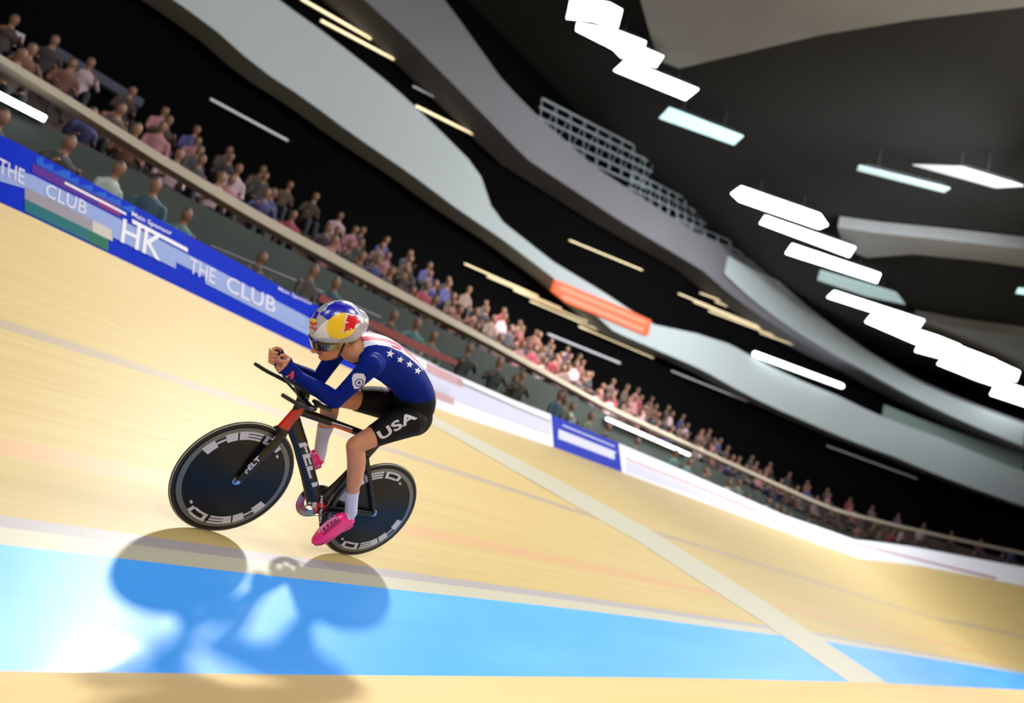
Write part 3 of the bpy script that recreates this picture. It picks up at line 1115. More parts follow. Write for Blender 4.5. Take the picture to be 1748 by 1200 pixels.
SLO = []
s = -4.6
while s < 50:
    if rs.random() < 0.85:
        me = TM[rs.randrange(2)]
        o = bpy.data.objects.new('spectator', me)
        COL.objects.link(o)
        o.location = pos(s, rs.choice([0.8, 1.15, 1.5]), ZW - 0.35)
        v = -plan_out(s)
        o.rotation_euler = (0, 0, atan2(v.y, v.x) + rs.uniform(-0.5, 0.5))
        sc_ = rs.uniform(0.92, 1.03)
        o.scale = (sc_, sc_, sc_)
        tag(o, 'onlooker standing on the walkway right behind the advertising boards', 'person', 'onlookers behind the boards')
    s += 0.5 + rs.uniform(0, 0.25) + 0.01 * max(0, s)

# ================================================================== the bicycle (track frame, under one empty)
bike = empty('track_bicycle', matrix=MT.copy())
tag(bike, 'black and red track bicycle with two dark disc wheels leaning through the banking', 'bicycle')
RW, FW, WR = Vector((0, 0, 0.336)), Vector((0.98, 0, 0.336)), 0.335
BB = Vector((0.39, 0, 0.285))


def lathe(bm, c, prof, n=72):
    """spin a profile of (radius, y) about the wheel axle (y)"""
    rings = []
    for r, y in prof:
        if r < 1e-5:
            rings.append([bm.verts.new(c + Vector((0, y, 0)))])
        else:
            rings.append([bm.verts.new(c + Vector((r * cos(2 * pi * k / n), y, r * sin(2 * pi * k / n)))) for k in range(n)])
    for a, b in zip(rings, rings[1:]):
        for k in range(n):
            if len(a) == 1:
                bm.faces.new((a[0], b[k], b[(k + 1) % n]))
            elif len(b) == 1:
                bm.faces.new((a[k], b[0], a[(k + 1) % n]))
            else:
                bm.faces.new((a[k], b[k], b[(k + 1) % n], a[(k + 1) % n]))


def wheel(c, name, lab, a_h):
    bm = bmesh.new()
    lathe(bm, c, [(0, -0.030), (0.03, -0.030), (0.10, -0.024), (0.22, -0.015), (0.305, -0.0115), (0.313, -0.010), (0.313, 0.010), (0.305, 0.0115), (0.22, 0.015), (0.10, 0.024), (0.03, 0.030), (0, 0.030)])
    w = build(name, bm, M['disc'], bike)
    w['label'] = lab
    bm = bmesh.new()
    lathe(bm, c, [(0.312, -0.009), (0.320, -0.0115), (0.330, -0.008), (0.3355, 0), (0.330, 0.008), (0.320, 0.0115), (0.312, 0.009), (0.309, 0), (0.312, -0.009)])
    build('tyre', bm, M['tyre'], w)
    bm = bmesh.new()
    lathe(bm, c, [(0.3285, 0.0080), (0.3285, 0.0098), (0.3315, 0.0086), (0.3315, 0.0068)])
    build('tyre_line', bm, M['ivory'], w)
    bm = bmesh.new()
    lathe(bm, c, [(0.275, 0.0140), (0.275, 0.0148), (0.302, 0.0130), (0.302, 0.0120)])
    build('brake_track', bm, M['rimgrey'], w)
    bm = bmesh.new()
    tube(bm, [c + Vector((0, -0.058, 0)), c + Vector((0, 0.058, 0))], 0.012, 14)
    lathe(bm, c, [(0.0, 0.030), (0.024, 0.030), (0.024, 0.040), (0.0, 0.042)], 24)
    build('hub', bm, M['metal'], w)
    # lettering round the rim, clockwise seen from the infield side
    t = bvh_of([w])
    cast = lambda a, r: (c + Vector((r * cos(a), 0.2, r * sin(a))), Vector((0, -1, 0)))

    def arc(a0, a1, r0, r1, k=6):
        v = [(a0 + (a1 - a0) * i / k, r0) for i in range(k + 1)] + [(a0 + (a1 - a0) * i / k, r1) for i in range(k + 1)]
        return (v, [(i, i + 1, k + 2 + i, k + 1 + i) for i in range(k)])
    D = radians
    polys = []
    R0, R1 = 0.236, 0.283
    for base in (a_h, a_h + 180):
        polys = []
        B = lambda x0, x1, r0, r1: polys.append(arc(D(base + x0), D(base + x1), r0, r1))
        B(0, 15, R0, R1)              # H
        B(15, 27, 0.252, 0.264)
        B(27, 40, R0, R1)
        B(42, 52, R0, R1)             # E
        for q in (R0, (R0 + R1) / 2 - 0.006, R1 - 0.012):
            B(52, 70, q, q + 0.012)
        B(74, 79, R0, R1)             # D
        B(79, 96, R0, R0 + 0.012)
        B(79, 96, R1 - 0.012, R1)
        B(96, 101, R0 + 0.006, R1 - 0.006)
        B(105, 110, R0, R0 + 0.012)   # dot
        decal('wheel_lettering', polys, t, M['decal'], w, off=0.0022, step=1.0, cast=cast)
    return w


# angle of the H read off the photograph (first block of the upper word)
hp = on_y(348, 770, 0.02)
a_f = math.degrees(atan2(hp.z - FW.z, hp.x - FW.x))
fw_ = wheel(FW, 'front_wheel', 'front disc wheel with white lettering', a_f)
dp = on_y(672, 815, 0.02)
a_r = math.degrees(atan2(dp.z - RW.z, dp.x - RW.x)) - 88
rw_ = wheel(RW, 'rear_wheel', 'rear disc wheel with white lettering', a_r)

# frame: aero tubes; the second radius is the half width across the bike
frame_parts = []


def aero(name, pts, rads, m, n=18, parent=bike, ref=(0, 1, 0)):
    bm = bmesh.new()
    tube(bm, pts, [(b, a) for a, b in rads], n, ref=ref)
    return build(name, bm, m, parent)


HT, HB = Vector((0.842, 0, 0.825)), Vector((0.870, 0, 0.670))
ht = aero('head_tube', [HB, HB.lerp(HT, .5), HT], [(0.040, 0.024), (0.036, 0.023), (0.032, 0.022)], M['framered'])
dt = aero('down_tube', [Vector((0.845, 0, 0.735)), Vector((0.72, 0, 0.62)), Vector((0.56, 0, 0.455)), Vector((0.42, 0, 0.305))], [(0.046, 0.021), (0.043, 0.022), (0.045, 0.023), (0.050, 0.026)], M['carbon'])
dt['label'] = 'black down tube with white lettering'
tt = aero('top_tube', [Vector((0.835, 0, 0.80)), Vector((0.55, 0, 0.795)), Vector((0.24, 0, 0.785))], [(0.026, 0.017), (0.022, 0.015), (0.024, 0.015)], M['carbon'])
stb = aero('seat_tube', [Vector((0.395, 0, 0.29)), Vector((0.33, 0, 0.45)), Vector((0.265, 0, 0.65)), Vector((0.225, 0, 0.80))], [(0.035, 0.022), (0.034, 0.016), (0.032, 0.016), (0.030, 0.016)], M['carbon'])
sp = aero('seat_post', [Vector((0.225, 0, 0.80)), Vector((0.195, 0, 0.915))], [(0.024, 0.013), (0.022, 0.012)], M['carbon'])
for sgn in (1, -1):
    aero('chain_stay', [BB + Vector((-0.02, 0.028 * sgn, -0.005)), Vector((0.2, 0.043 * sgn, 0.31)), RW + Vector((0, 0.052 * sgn, 0))], [(0.022, 0.009), (0.018, 0.008), (0.014, 0.007)], M['carbon'])
    aero('seat_stay', [Vector((0.262, 0.016 * sgn, 0.66)), Vector((0.13, 0.04 * sgn, 0.50)), RW + Vector((0, 0.052 * sgn, 0))], [(0.016, 0.007), (0.013, 0.007), (0.012, 0.006)], M['carbon'])
bm = bmesh.new()
lathe(bm, BB, [(0, -0.042), (0.034, -0.042), (0.034, 0.042), (0, 0.042)], 28)
bbs = build('bottom_bracket', bm, M['framered'], bike)
bbs['label'] = 'red bottom bracket shell'
# fork
bm = bmesh.new()
tube(bm, [HB + Vector((0.004, 0, -0.03)), HB + Vector((0, 0, 0.01))], [(0.030, 0.045), (0.026, 0.040)], 18, ref=(0, 1, 0))
fork = build('fork', bm, M['carbon'], bike)
for sgn in (1, -1):
    f_ = aero('fork_blade', [HB + Vector((0.004, 0.022 * sgn, -0.01)), Vector((0.905, 0.046 * sgn, 0.57)), Vector((0.945, 0.05 * sgn, 0.45)), FW + Vector((0, 0.05 * sgn, -0.012))],
              [(0.036, 0.012), (0.032, 0.010), (0.026, 0.009), (0.016, 0.007)], M['carbon'], parent=fork)
    if sgn == 1:
        fbl = f_
# stem riser, base bar and extensions
RT = Vector((0.925, 0, 0.955))
rs_ = aero('stem_riser', [HT + Vector((0.0, 0, -0.02)), Vector((0.862, 0, 0.885)), RT], [(0.040, 0.022), (0.036, 0.020), (0.040, 0.024)], M['carbon'])
bm = bmesh.new()
tube(bm, [Vector((0.885, y, 0.885)) for y in (-0.17, -0.08, 0, 0.08, 0.17)], [(0.010, 0.024)] * 5, 14, ref=(0, 0, 1))
bbar = build('base_bar', bm, M['carbon'], bike)
for sgn in (1, -1):
    bm = bmesh.new()
    limb(bm, [(0.885, 0.165 * sgn, 0.885), (0.94, 0.185 * sgn, 0.888), (1.02, 0.19 * sgn, 0.895), (1.10, 0.19 * sgn, 0.91)], [0.013, 0.012, 0.011, 0.011], 12)
    build('bar_horn', bm, M['carbon'], bbar)
    bm = bmesh.new()
    EG = Vector((1.115, 0.048 * sgn, 1.045))
    limb(bm, [(0.84, 0.07 * sgn, 0.935), (0.95, 0.06 * sgn, 0.945), (1.05, 0.05 * sgn, 0.965), (1.095, 0.048 * sgn, 1.005), tuple(EG)], [0.012, 0.012, 0.012, 0.012, 0.012], 12)
    ex = build('aero_extension', bm, M['black'], bike)
    bm = bmesh.new()
    box(bm, (0.80, 0.105 * sgn, 0.902), (0.10, 0.075, 0.02), bevel=0.008)
    tube(bm, [Vector((0.82, 0.085 * sgn, 0.86)), Vector((0.82, 0.085 * sgn, 0.90))], 0.014, 10)
    build('elbow_pad', bm, M['black'], ex)
    bm = bmesh.new()
    tube(bm, [RT + Vector((-0.03, 0.0, -0.012)), Vector((0.895, 0.065 * sgn, 0.940))], [(0.012, 0.02)] * 2, 10, ref=(0, 0, 1))
    build('clamp', bm, M['black'], ex)
# saddle
bm = bmesh.new()
limb(bm, [(0.03, 0, 0.94), (0.10, 0, 0.945), (0.18, 0, 0.94), (0.27, 0, 0.932)], [(0.068, 0.02), (0.055, 0.022), (0.028, 0.02), (0.018, 0.016)], 18, ref=(0, 1, 0))
sad = build('saddle', bm, M['black'], bike)
for sgn in (1, -1):
    bm = bmesh.new()
    tube(bm, [Vector((0.07, 0.022 * sgn, 0.925)), Vector((0.12, 0.022 * sgn, 0.91)), Vector((0.22, 0.022 * sgn, 0.91)), Vector((0.26, 0.012 * sgn, 0.925))], 0.0035, 8)
    build('rail', bm, M['metal'], sad)

# drivetrain on the far side
CRY = -0.050
bm = bmesh.new()
lathe(bm, BB, [(0.098, CRY - 0.002), (0.106, CRY - 0.001), (0.106, CRY + 0.001), (0.098, CRY + 0.002), (0.060, CRY + 0.002), (0.060, CRY - 0.002), (0.098, CRY - 0.002)], 72)
for k in range(54):
    a = 2 * pi * k / 54
    box(bm, BB + Vector((0.1085 * cos(a), CRY, 0.1085 * sin(a))), (0.006, 0.002, 0.005), Matrix.Rotation(-a, 3, 'Y'))
for k in range(5):
    a = 2 * pi * k / 5 + 0.3
    tube(bm, [BB + Vector((0, CRY, 0)), BB + Vector((0.07 * cos(a), CRY, 0.07 * sin(a)))], [(0.012, 0.003), (0.008, 0.003)], 8, ref=Vector((-sin(a), 0, cos(a))))
chr_ = build('chainring', bm, M['metal'], bike)
bm = bmesh.new()
lathe(bm, RW, [(0.018, CRY - 0.002), (0.030, CRY - 0.001), (0.030, CRY + 0.001), (0.018, CRY + 0.002)], 32)
build('sprocket', bm, M['metal'], bike)
# chain: small links along the loop
bm = bmesh.new()
rA, rB = 0.1075, 0.0315
dv = RW - BB
dist = dv.length
base_a = atan2(dv.z, dv.x)
al = math.acos((rA - rB) / dist)
path = []
n1 = 60
for i in range(n1):      # around the chainring (the side away from the rear wheel)
    a = base_a + al + (2 * pi - 2 * al) * i / n1
    path.append(BB + Vector((rA * cos(a), CRY, rA * sin(a))))
a = base_a - al
pA, pB = BB + Vector((rA * cos(a), CRY, rA * sin(a))), RW + Vector((rB * cos(a), CRY, rB * sin(a)))
for i in range(32):
    path.append(pA.lerp(pB, i / 32))
for i in range(8):
    b = base_a - al + 2 * al * i / 8
    path.append(RW + Vector((rB * cos(b), CRY, rB * sin(b))))
a = base_a + al
pA, pB = RW + Vector((rB * cos(a), CRY, rB * sin(a))), BB + Vector((rA * cos(a), CRY, rA * sin(a)))
for i in range(32):
    path.append(pA.lerp(pB, i / 32))
for i in range(len(path)):
    p, q = path[i], path[(i + 1) % len(path)]
    d = q - p
    box(bm, (p + q) / 2, (d.length * (0.95 if i % 2 else 0.7), 0.004 if i % 2 else 0.006, 0.007), Matrix.Rotation(-atan2(d.z, d.x), 3, 'Y'))
chain = build('chain', bm, M['metal'], bike, smooth=False)
# cranks and pedals
PL, PR = Vector((0.305, 0.115, 0.143)), Vector((0.475, -0.115, 0.427))
for sgn, P in ((1, PL), (-1, PR)):
    c0 = BB + Vector((0, 0.058 * sgn, 0))
    c1 = Vector((P.x, 0.072 * sgn, P.z))
    ck = aero('crank', [c0 + (c0 - c1) * 0.08, c0, c0.lerp(c1, .5), c1, c1 + (c1 - c0) * 0.06], [(0.012, 0.006), (0.019, 0.010), (0.014, 0.008), (0.012, 0.007), (0.006, 0.004)], M['carbon'])
    bm = bmesh.new()
    tube(bm, [c1, P + Vector((0, 0.03 * sgn, 0))], 0.006, 10)
    box(bm, P + Vector((0, 0, 0)), (0.062, 0.055, 0.014), bevel=0.005)
    build('pedal', bm, M['black'], ck)
    if sgn == 1:
        crL = ck
# writing on the frame
t_dt = bvh_of([dt])
decal('frame_lettering', [text_poly('FELT', (509.5, 757), (27, 84), (17, -4), 0.035, 1.0)], t_dt, M['decal'], dt, off=0.002, step=4)
t_fk = bvh_of([fbl])
decal('fork_lettering', [text_poly('FELT', (421, 809), (25, -26), (-5.5, -5.2), 0.03)], t_fk, M['decal'], fork, off=0.002, step=4)
decal('fork_flash', [[(452, 757), (466, 744), (470, 746), (455, 761)]], t_fk, M['decal'], fork, off=0.002, step=4)
t_rs = bvh_of([rs_])
decal('riser_lettering', [text_poly('VISION', (508, 676), (16, 6), (1, -4))], t_rs, M['decal'], rs_, off=0.002, step=4)
decal('top_tube_line', [[(566, 719.5), (602, 731), (601, 733.5), (566, 722)]], bvh_of([tt]), M['decal'], tt, off=0.002, step=4)
decal('top_tube_red', [[(566, 723.5), (602, 735), (600, 739), (566, 728)]], bvh_of([tt]), M['orange'], tt, off=0.002, step=4)
decal('crank_lettering', [text_poly('METRON', (547, 846), (-2, 46), (4, 0.3), 0.03)], bvh_of([crL, bbs, dt, stb]), M['decal'], crL, off=0.002, step=4)
decal('shell_patch', [[(519, 862), (527, 856), (531, 857), (531, 872), (520, 870)], [(533, 857), (541, 857), (540, 872), (533, 871)]], bvh_of([bbs, dt, crL]), M['decal'], bbs, off=0.003, step=4)

# ================================================================== the rider (track frame)
rider = empty('person', matrix=MT.copy())
tag(rider, 'cyclist crouched over aero bars in navy skinsuit, black shorts, patterned helmet and pink shoes', 'person')
V = Vector
HIP = {1: V((0.175, 0.09, 0.995)), -1: V((0.175, -0.09, 0.995))}
KNEE = {1: V((0.462, 0.105, 0.742)), -1: V((0.640, -0.105, 0.905))}
ANK = {1: V((0.232, 0.118, 0.340)), -1: V((0.478, -0.118, 0.560))}
SHO = {1: V((0.700, 0.165, 1.225)), -1: V((0.700, -0.165, 1.225))}
ELB = {1: V((0.755, 0.125, 0.955)), -1: V((0.755, -0.115, 0.955))}
WRI = {1: V((1.000, 0.070, 0.998)), -1: V((1.005, -0.065, 0.998))}
SPINE = [V((0.125, 0, 1.005)), V((0.155, 0, 1.10)), V((0.27, 0, 1.185)), V((0.42, 0, 1.235)), V((0.56, 0, 1.255)), V((0.68, 0, 1.25)), V((0.745, 0, 1.235))]
SPR = [(0.135, 0.100), (0.150, 0.115), (0.140, 0.112), (0.145, 0.115), (0.160, 0.115), (0.155, 0.095), (0.105, 0.075)]
NECK = [V((0.72, 0, 1.225)), V((0.785, 0, 1.232)), V((0.84, 0, 1.245))]
HC = V((0.893, 0.0, 1.270))            # centre of the skull
# head frame: face looks forward, a little down and towards the infield
HR = Euler((0, radians(30), radians(14)), 'XYZ').to_matrix()
HF = HR @ V((1, 0, 0))


def hp3(x, y, z):
    return HC + HR @ V((x, y, z))


bm = bmesh.new()
limb(bm, SPINE, SPR, 28, ref=(0, 1, 0))
# buttocks and shoulders
for s_ in (1, -1):
    ellipsoid(bm, HIP[s_] + V((-0.045, -0.02 * s_, 0.01)), (0.105, 0.085, 0.105))
    ellipsoid(bm, SHO[s_] + V((-0.02, -0.025 * s_, 0.0)), (0.075, 0.062, 0.070))
    # scapula / lat
    ellipsoid(bm, V((0.56, 0.095 * s_, 1.275)), (0.12, 0.06, 0.07))
    th = [HIP[s_] + V((0, 0.0, 0.0)), HIP[s_].lerp(KNEE[s_], 0.33) + V((0.005, 0, 0.012)), HIP[s_].lerp(KNEE[s_], 0.7) + V((0, 0, 0.008)), KNEE[s_]]
    limb(bm, th, [(0.093, 0.098), (0.082, 0.090), (0.060, 0.066), (0.049, 0.055)], 22, ref=(0, 1, 0))
    K, A = KNEE[s_], ANK[s_]
    d = (A - K)
    back = V((-d.z, 0, d.x)).normalized()
    if back.x > 0:
        back = -back
    limb(bm, [K, K + d * 0.22 + back * 0.016, K + d * 0.42 + back * 0.014, K + d * 0.72, A], [(0.047, 0.052), (0.050, 0.056), (0.046, 0.051), (0.033, 0.036), (0.030, 0.034)], 20, ref=(0, 1, 0))
    ellipsoid(bm, K + (-back) * 0.012, (0.04, 0.042, 0.042))
    limb(bm, [SHO[s_], SHO[s_].lerp(ELB[s_], 0.4), SHO[s_].lerp(ELB[s_], 0.8), ELB[s_]], [(0.056, 0.060), (0.045, 0.050), (0.038, 0.042), (0.036, 0.040)], 18, ref=(0, 1, 0))
    limb(bm, [ELB[s_], ELB[s_].lerp(WRI[s_], 0.3) + V((0, 0, 0.004)), ELB[s_].lerp(WRI[s_], 0.75), WRI[s_]], [(0.038, 0.040), (0.041, 0.044), (0.029, 0.033), (0.022, 0.028)], 18, ref=(0, 1, 0))
    # foot inside the shoe
    P = PL if s_ == 1 else PR
    toe = V((P.x + 0.045, ANK[s_].y + 0.008 * s_, P.z + 0.028))
    limb(bm, [A, A.lerp(V((P.x, P.y, P.z + 0.05)), 0.5) + V((-0.01, 0, 0.0)), V((P.x, ANK[s_].y, P.z + 0.048)), toe], [(0.03, 0.034), (0.030, 0.030), (0.028, 0.016), (0.018, 0.010)], 16, ref=(0, 1, 0))
    # palm round the grip
    G0 = V((1.100, 0.048 * s_, 1.020))
    limb(bm, [WRI[s_], WRI[s_].lerp(G0, 0.45) + V((0, 0.016 * s_, 0)), G0 + V((-0.020, 0.022 * s_, 0.0))], [(0.020, 0.028), (0.016, 0.036), (0.013, 0.040)], 16, ref=(0, 1, 0))
# neck
limb(bm, NECK, [(0.062, 0.066), (0.052, 0.058), (0.052, 0.058)], 20, ref=(0, 1, 0))
# head: skull, face block, jaw, chin, nose, lips, brows, ears
ellipsoid(bm, hp3(-0.01, 0, 0.02), (0.098, 0.076, 0.092), HR, 28)
ellipsoid(bm, hp3(0.030, 0, -0.035), (0.062, 0.060, 0.072), HR, 24)
ellipsoid(bm, hp3(0.032, 0, -0.095), (0.052, 0.045, 0.042), HR, 22)
ellipsoid(bm, hp3(0.064, 0, -0.128), (0.022, 0.023, 0.018), HR, 16)
ellipsoid(bm, hp3(0.070, 0, -0.085), (0.026, 0.032, 0.024), HR, 16)
limb(bm, [hp3(0.085, 0, 0.000), hp3(0.108, 0, -0.034), hp3(0.130, 0, -0.072)], [0.011, 0.012, 0.0135], 10, sub=2)
for s_ in (1, -1):
    ellipsoid(bm, hp3(0.112, 0.011 * s_, -0.074), (0.013, 0.010, 0.009), HR, 10)
    ellipsoid(bm, hp3(0.055, 0.036 * s_, -0.028), (0.030, 0.022, 0.024), HR, 14)
    limb(bm, [hp3(-0.012, 0.055 * s_, -0.055), hp3(0.02, 0.046 * s_, -0.105), hp3(0.055, 0.018 * s_, -0.130)], [0.018, 0.016, 0.014], 10, sub=2)
    limb(bm, [hp3(-0.012, 0.072 * s_, 0.004), hp3(-0.022, 0.080 * s_, -0.008), hp3(-0.020, 0.079 * s_, -0.028), hp3(-0.008, 0.073 * s_, -0.040)], [0.008, 0.010, 0.009, 0.006], 10, sub=2)
    limb(bm, [hp3(0.075, 0.010 * s_, 0.022), hp3(0.074, 0.032 * s_, 0.024), hp3(0.060, 0.048 * s_, 0.016)], [0.009, 0.010, 0.008], 8, sub=2)
for zz, rr in ((-0.082, 0.0080), (-0.094, 0.0090)):
    limb(bm, [hp3(0.080, 0.020, zz + 0.001), hp3(0.093, 0.008, zz + 0.001), hp3(0.095, 0, zz), hp3(0.093, -0.008, zz + 0.001), hp3(0.080, -0.020, zz + 0.001)], [rr * 0.5, rr, rr, rr, rr * 0.5], 8, sub=2)

# fingers: each its own chain rooted in the palm and closed round the grip
for s_ in (1, -1):
    G0 = V((1.104, 0.048 * s_, 1.022))
    g = (V((1.115, 0, 1.045)) - V((1.095, 0, 1.005))).normalized()
    yh = V((0, 1.0 * s_, 0))
    fh = V((g.z, 0, -g.x))       # forward, across the grip
    for i, (sh, ln, rd) in enumerate(((0.033, 1.0, 0.0092), (0.012, 1.08, 0.0095), (-0.009, 1.02, 0.0092), (-0.029, 0.86, 0.0082))):
        c = G0 + g * sh
        pts = []
        for ang, rr in ((-38, 0.030), (10, 0.031), (48, 0.030), (90 + 2 * i, 0.026), (138 * ln ** 0.4, 0.0225), (178 * ln ** 0.6, 0.021)):
            a = radians(ang)
            pts.append(c + yh * (rr * cos(a)) + fh * (rr * sin(a)))
        limb(bm, pts, [rd * 1.05, rd * 1.1, rd * 1.08, rd, rd * 0.95, rd * 0.82], 10, ref=g, sub=3)
    c = G0 + g * 0.046
    limb(bm, [G0 + V((-0.042, 0.014 * s_, 0.006)), c + fh * -0.030 + yh * 0.010 - g * 0.02, c + fh * -0.012 + yh * 0.002 + g * 0.004, c + fh * 0.012 - yh * 0.004 + g * 0.006],
         [0.014, 0.012, 0.0105, 0.0085], 10, ref=g, sub=3)

body_me = fuse(bm, 0.0048, 3, 0.5)
body_me.name = 'body'
body_me.materials.append(M['skin'])
body_me.materials.append(M['lip'])
body_me.shade_smooth()
for p in body_me.polygons:
    l = HR.inverted() @ (p.center - HC)
    if l.x > 0.084 and abs(l.y) < 0.024 and -0.102 < l.z < -0.076 and (l.x + 0.3 * abs(l.y)) > 0.09:
        p.material_index = 1
body = link('body', body_me, rider)


def seg_t(p, a, b):
    ab = b - a
    t = (p - a).dot(ab) / ab.length_squared
    tc = max(0, min(1, t))
    return t, (p - (a + ab * tc)).length


def region(p):
    """which limb a point of the body belongs to, and how far along it"""
    best = None
    s_ = 1 if p.y > 0 else -1
    for s2 in (1, -1):
        P = PL if s2 == 1 else PR
        for nm, a, b, r in (('thigh', HIP[s2], KNEE[s2], 0.075), ('shin', KNEE[s2], ANK[s2], 0.045), ('foot', ANK[s2], V((P.x, ANK[s2].y, P.z + 0.045)), 0.04), ('uarm', SHO[s2], ELB[s2], 0.05), ('farm', ELB[s2], WRI[s2], 0.036),
                            ('hand', WRI[s2], V((1.10, 0.048 * s2, 1.02)), 0.034)):
            t, d = seg_t(p, a, b)
            v = d / r
            if best is None or v < best[0]:
                best = (v, nm, s2, t)
    for i in range(len(SPINE) - 1):
        t, d = seg_t(p, SPINE[i], SPINE[i + 1])
        v = d / 0.125
        if v < best[0]:
            best = (v, 'torso', 0, (i + t))
    for i in range(2):
        t, d = seg_t(p, NECK[i], NECK[i + 1])
        v = d / 0.056
        if v < best[0]:
            best = (v, 'neck', 0, i + t)
    d = (p - HC).length / 0.095
    if d < best[0]:
        best = (d, 'head', 0, 0)
    return best


WAIST_P, WAIST_N = V((0.235, 0, 1.12)), V((0.55, 0, 0.83)).normalized()
HEM = {s: (HIP[s].lerp(KNEE[s], 0.70 if s == 1 else 0.62), (KNEE[s] - HIP[s]).normalized()) for s in (1, -1)}
SOCK = {s: (KNEE[s].lerp(ANK[s], 0.66 if s == 1 else 0.50), (ANK[s] - KNEE[s]).normalized()) for s in (1, -1)}
CUFF = {s: (ELB[s].lerp(WRI[s], 0.80), (WRI[s] - ELB[s]).normalized()) for s in (1, -1)}
KNUCK = {s: (WRI[s].lerp(V((1.10, 0.048 * s, 1.02)), 1.0), (V((1.10, 0.048 * s, 1.02)) - WRI[s]).normalized()) for s in (1, -1)}
COLLAR = (V((0.742, 0, 1.235)), V((1, 0, -0.15)).normalized())


def shell(name, m, cuts, keep, off, thick=0.0):
    """clothing: the body surface inside clean hem planes, lifted off the skin"""
    bm = bmesh.new()
    bm.from_mesh(body_me)
    for co, no, rad in cuts:
        vv = [v for v in bm.verts if (v.co - co).length < rad]
        sv = set(vv)
        fs = [f for f in bm.faces if all(v in sv for v in f.verts)]
        es = list({e for f in fs for e in f.edges})
        vs = list({v for f in fs for v in f.verts})
        bmesh.ops.bisect_plane(bm, geom=vs + es + fs, plane_co=co, plane_no=no)
    bad = [f for f in bm.faces if not keep(f.calc_center_median())]
    bmesh.ops.delete(bm, geom=bad, context='FACES')
    bmesh.ops.delete(bm, geom=[v for v in bm.verts if not v.link_faces], context='VERTS')
    bm.normal_update()
    bnd = {v for e in bm.edges if e.is_boundary for v in e.verts}
    for f in bm.faces:
        f.material_index = 0
    norm = {v: v.normal.copy() for v in bm.verts}
    for v in bm.verts:
        v.co += norm[v] * (off if v not in bnd else off * 0.6)
    me = bpy.data.meshes.new(name)
    bm.to_mesh(me)
    bm.free()
    for x in (m if isinstance(m, list) else [m]):
        me.materials.append(x)
    me.shade_smooth()
    return link(name, me, rider)


def side(p, pl):
    return (p - pl[0]).dot(pl[1])


def keep_top(p):
    v, nm, s, t = region(p)
    if nm == 'torso':
        return (side(p, (WAIST_P, WAIST_N)) > 0 or p.x > 0.45) and (side(p, COLLAR) < 0 or abs(p.y) > 0.1)
    if nm == 'neck':
        return side(p, COLLAR) < 0
    if nm == 'uarm':
        return True
    if nm == 'farm':
        return side(p, CUFF[s]) < 0
    return False


def keep_sh(p):
    v, nm, s, t = region(p)
    if nm == 'torso':
        return side(p, (WAIST_P, WAIST_N)) < 0 and p.x < 0.45
    if nm == 'thigh':
        return side(p, HEM[s]) < 0
    return False


top = shell('skinsuit_top', [M['navy'], M['suitwhite'], M['suitred']], [(WAIST_P, WAIST_N, 0.40), (COLLAR[0], COLLAR[1], 0.2), (CUFF[1][0], CUFF[1][1], 0.08), (CUFF[-1][0], CUFF[-1][1], 0.08)]
            + [(V((0.55, y, 1.3)), V((0, 1, 0)), 0.5) for y in (-0.098, -0.062, -0.022, 0.022, 0.062, 0.098)], keep_top, 0.0035)
for p in top.data.polygons:
    c, nrm = p.center, p.normal
    k = abs(c.y)
    fade = 0.098 - 0.10 * max(0, 0.50 - c.x)
    if nrm.z > 0.25 and c.x > 0.28 and c.z > 1.2 and k < 0.098 and k < fade and c.x < 0.77:
        p.material_index = 2 if 0.022 < k < 0.062 else 1
shorts = shell('shorts', M['lace'], [(WAIST_P, WAIST_N, 0.40), (HEM[1][0], HEM[1][1], 0.10), (HEM[-1][0], HEM[-1][1], 0.10)], keep_sh, 0.004)
for s_ in (1, -1):
    shell('sock', M['sock'], [(SOCK[s_][0], SOCK[s_][1], 0.08)],
          lambda p: (lambda r: r[2] == s_ and ((r[1] == 'shin' and side(p, SOCK[s_]) > 0) or r[1] == 'foot'))(region(p)), 0.004)
    shell('glove', M['navy'], [(CUFF[s_][0], CUFF[s_][1], 0.08), (KNUCK[s_][0], KNUCK[s_][1], 0.07)],
          lambda p: (lambda r: r[2] == s_ and side(p, CUFF[s_]) > 0 and side(p, KNUCK[s_]) < 0 and r[1] in ('hand', 'farm'))(region(p)), 0.003)


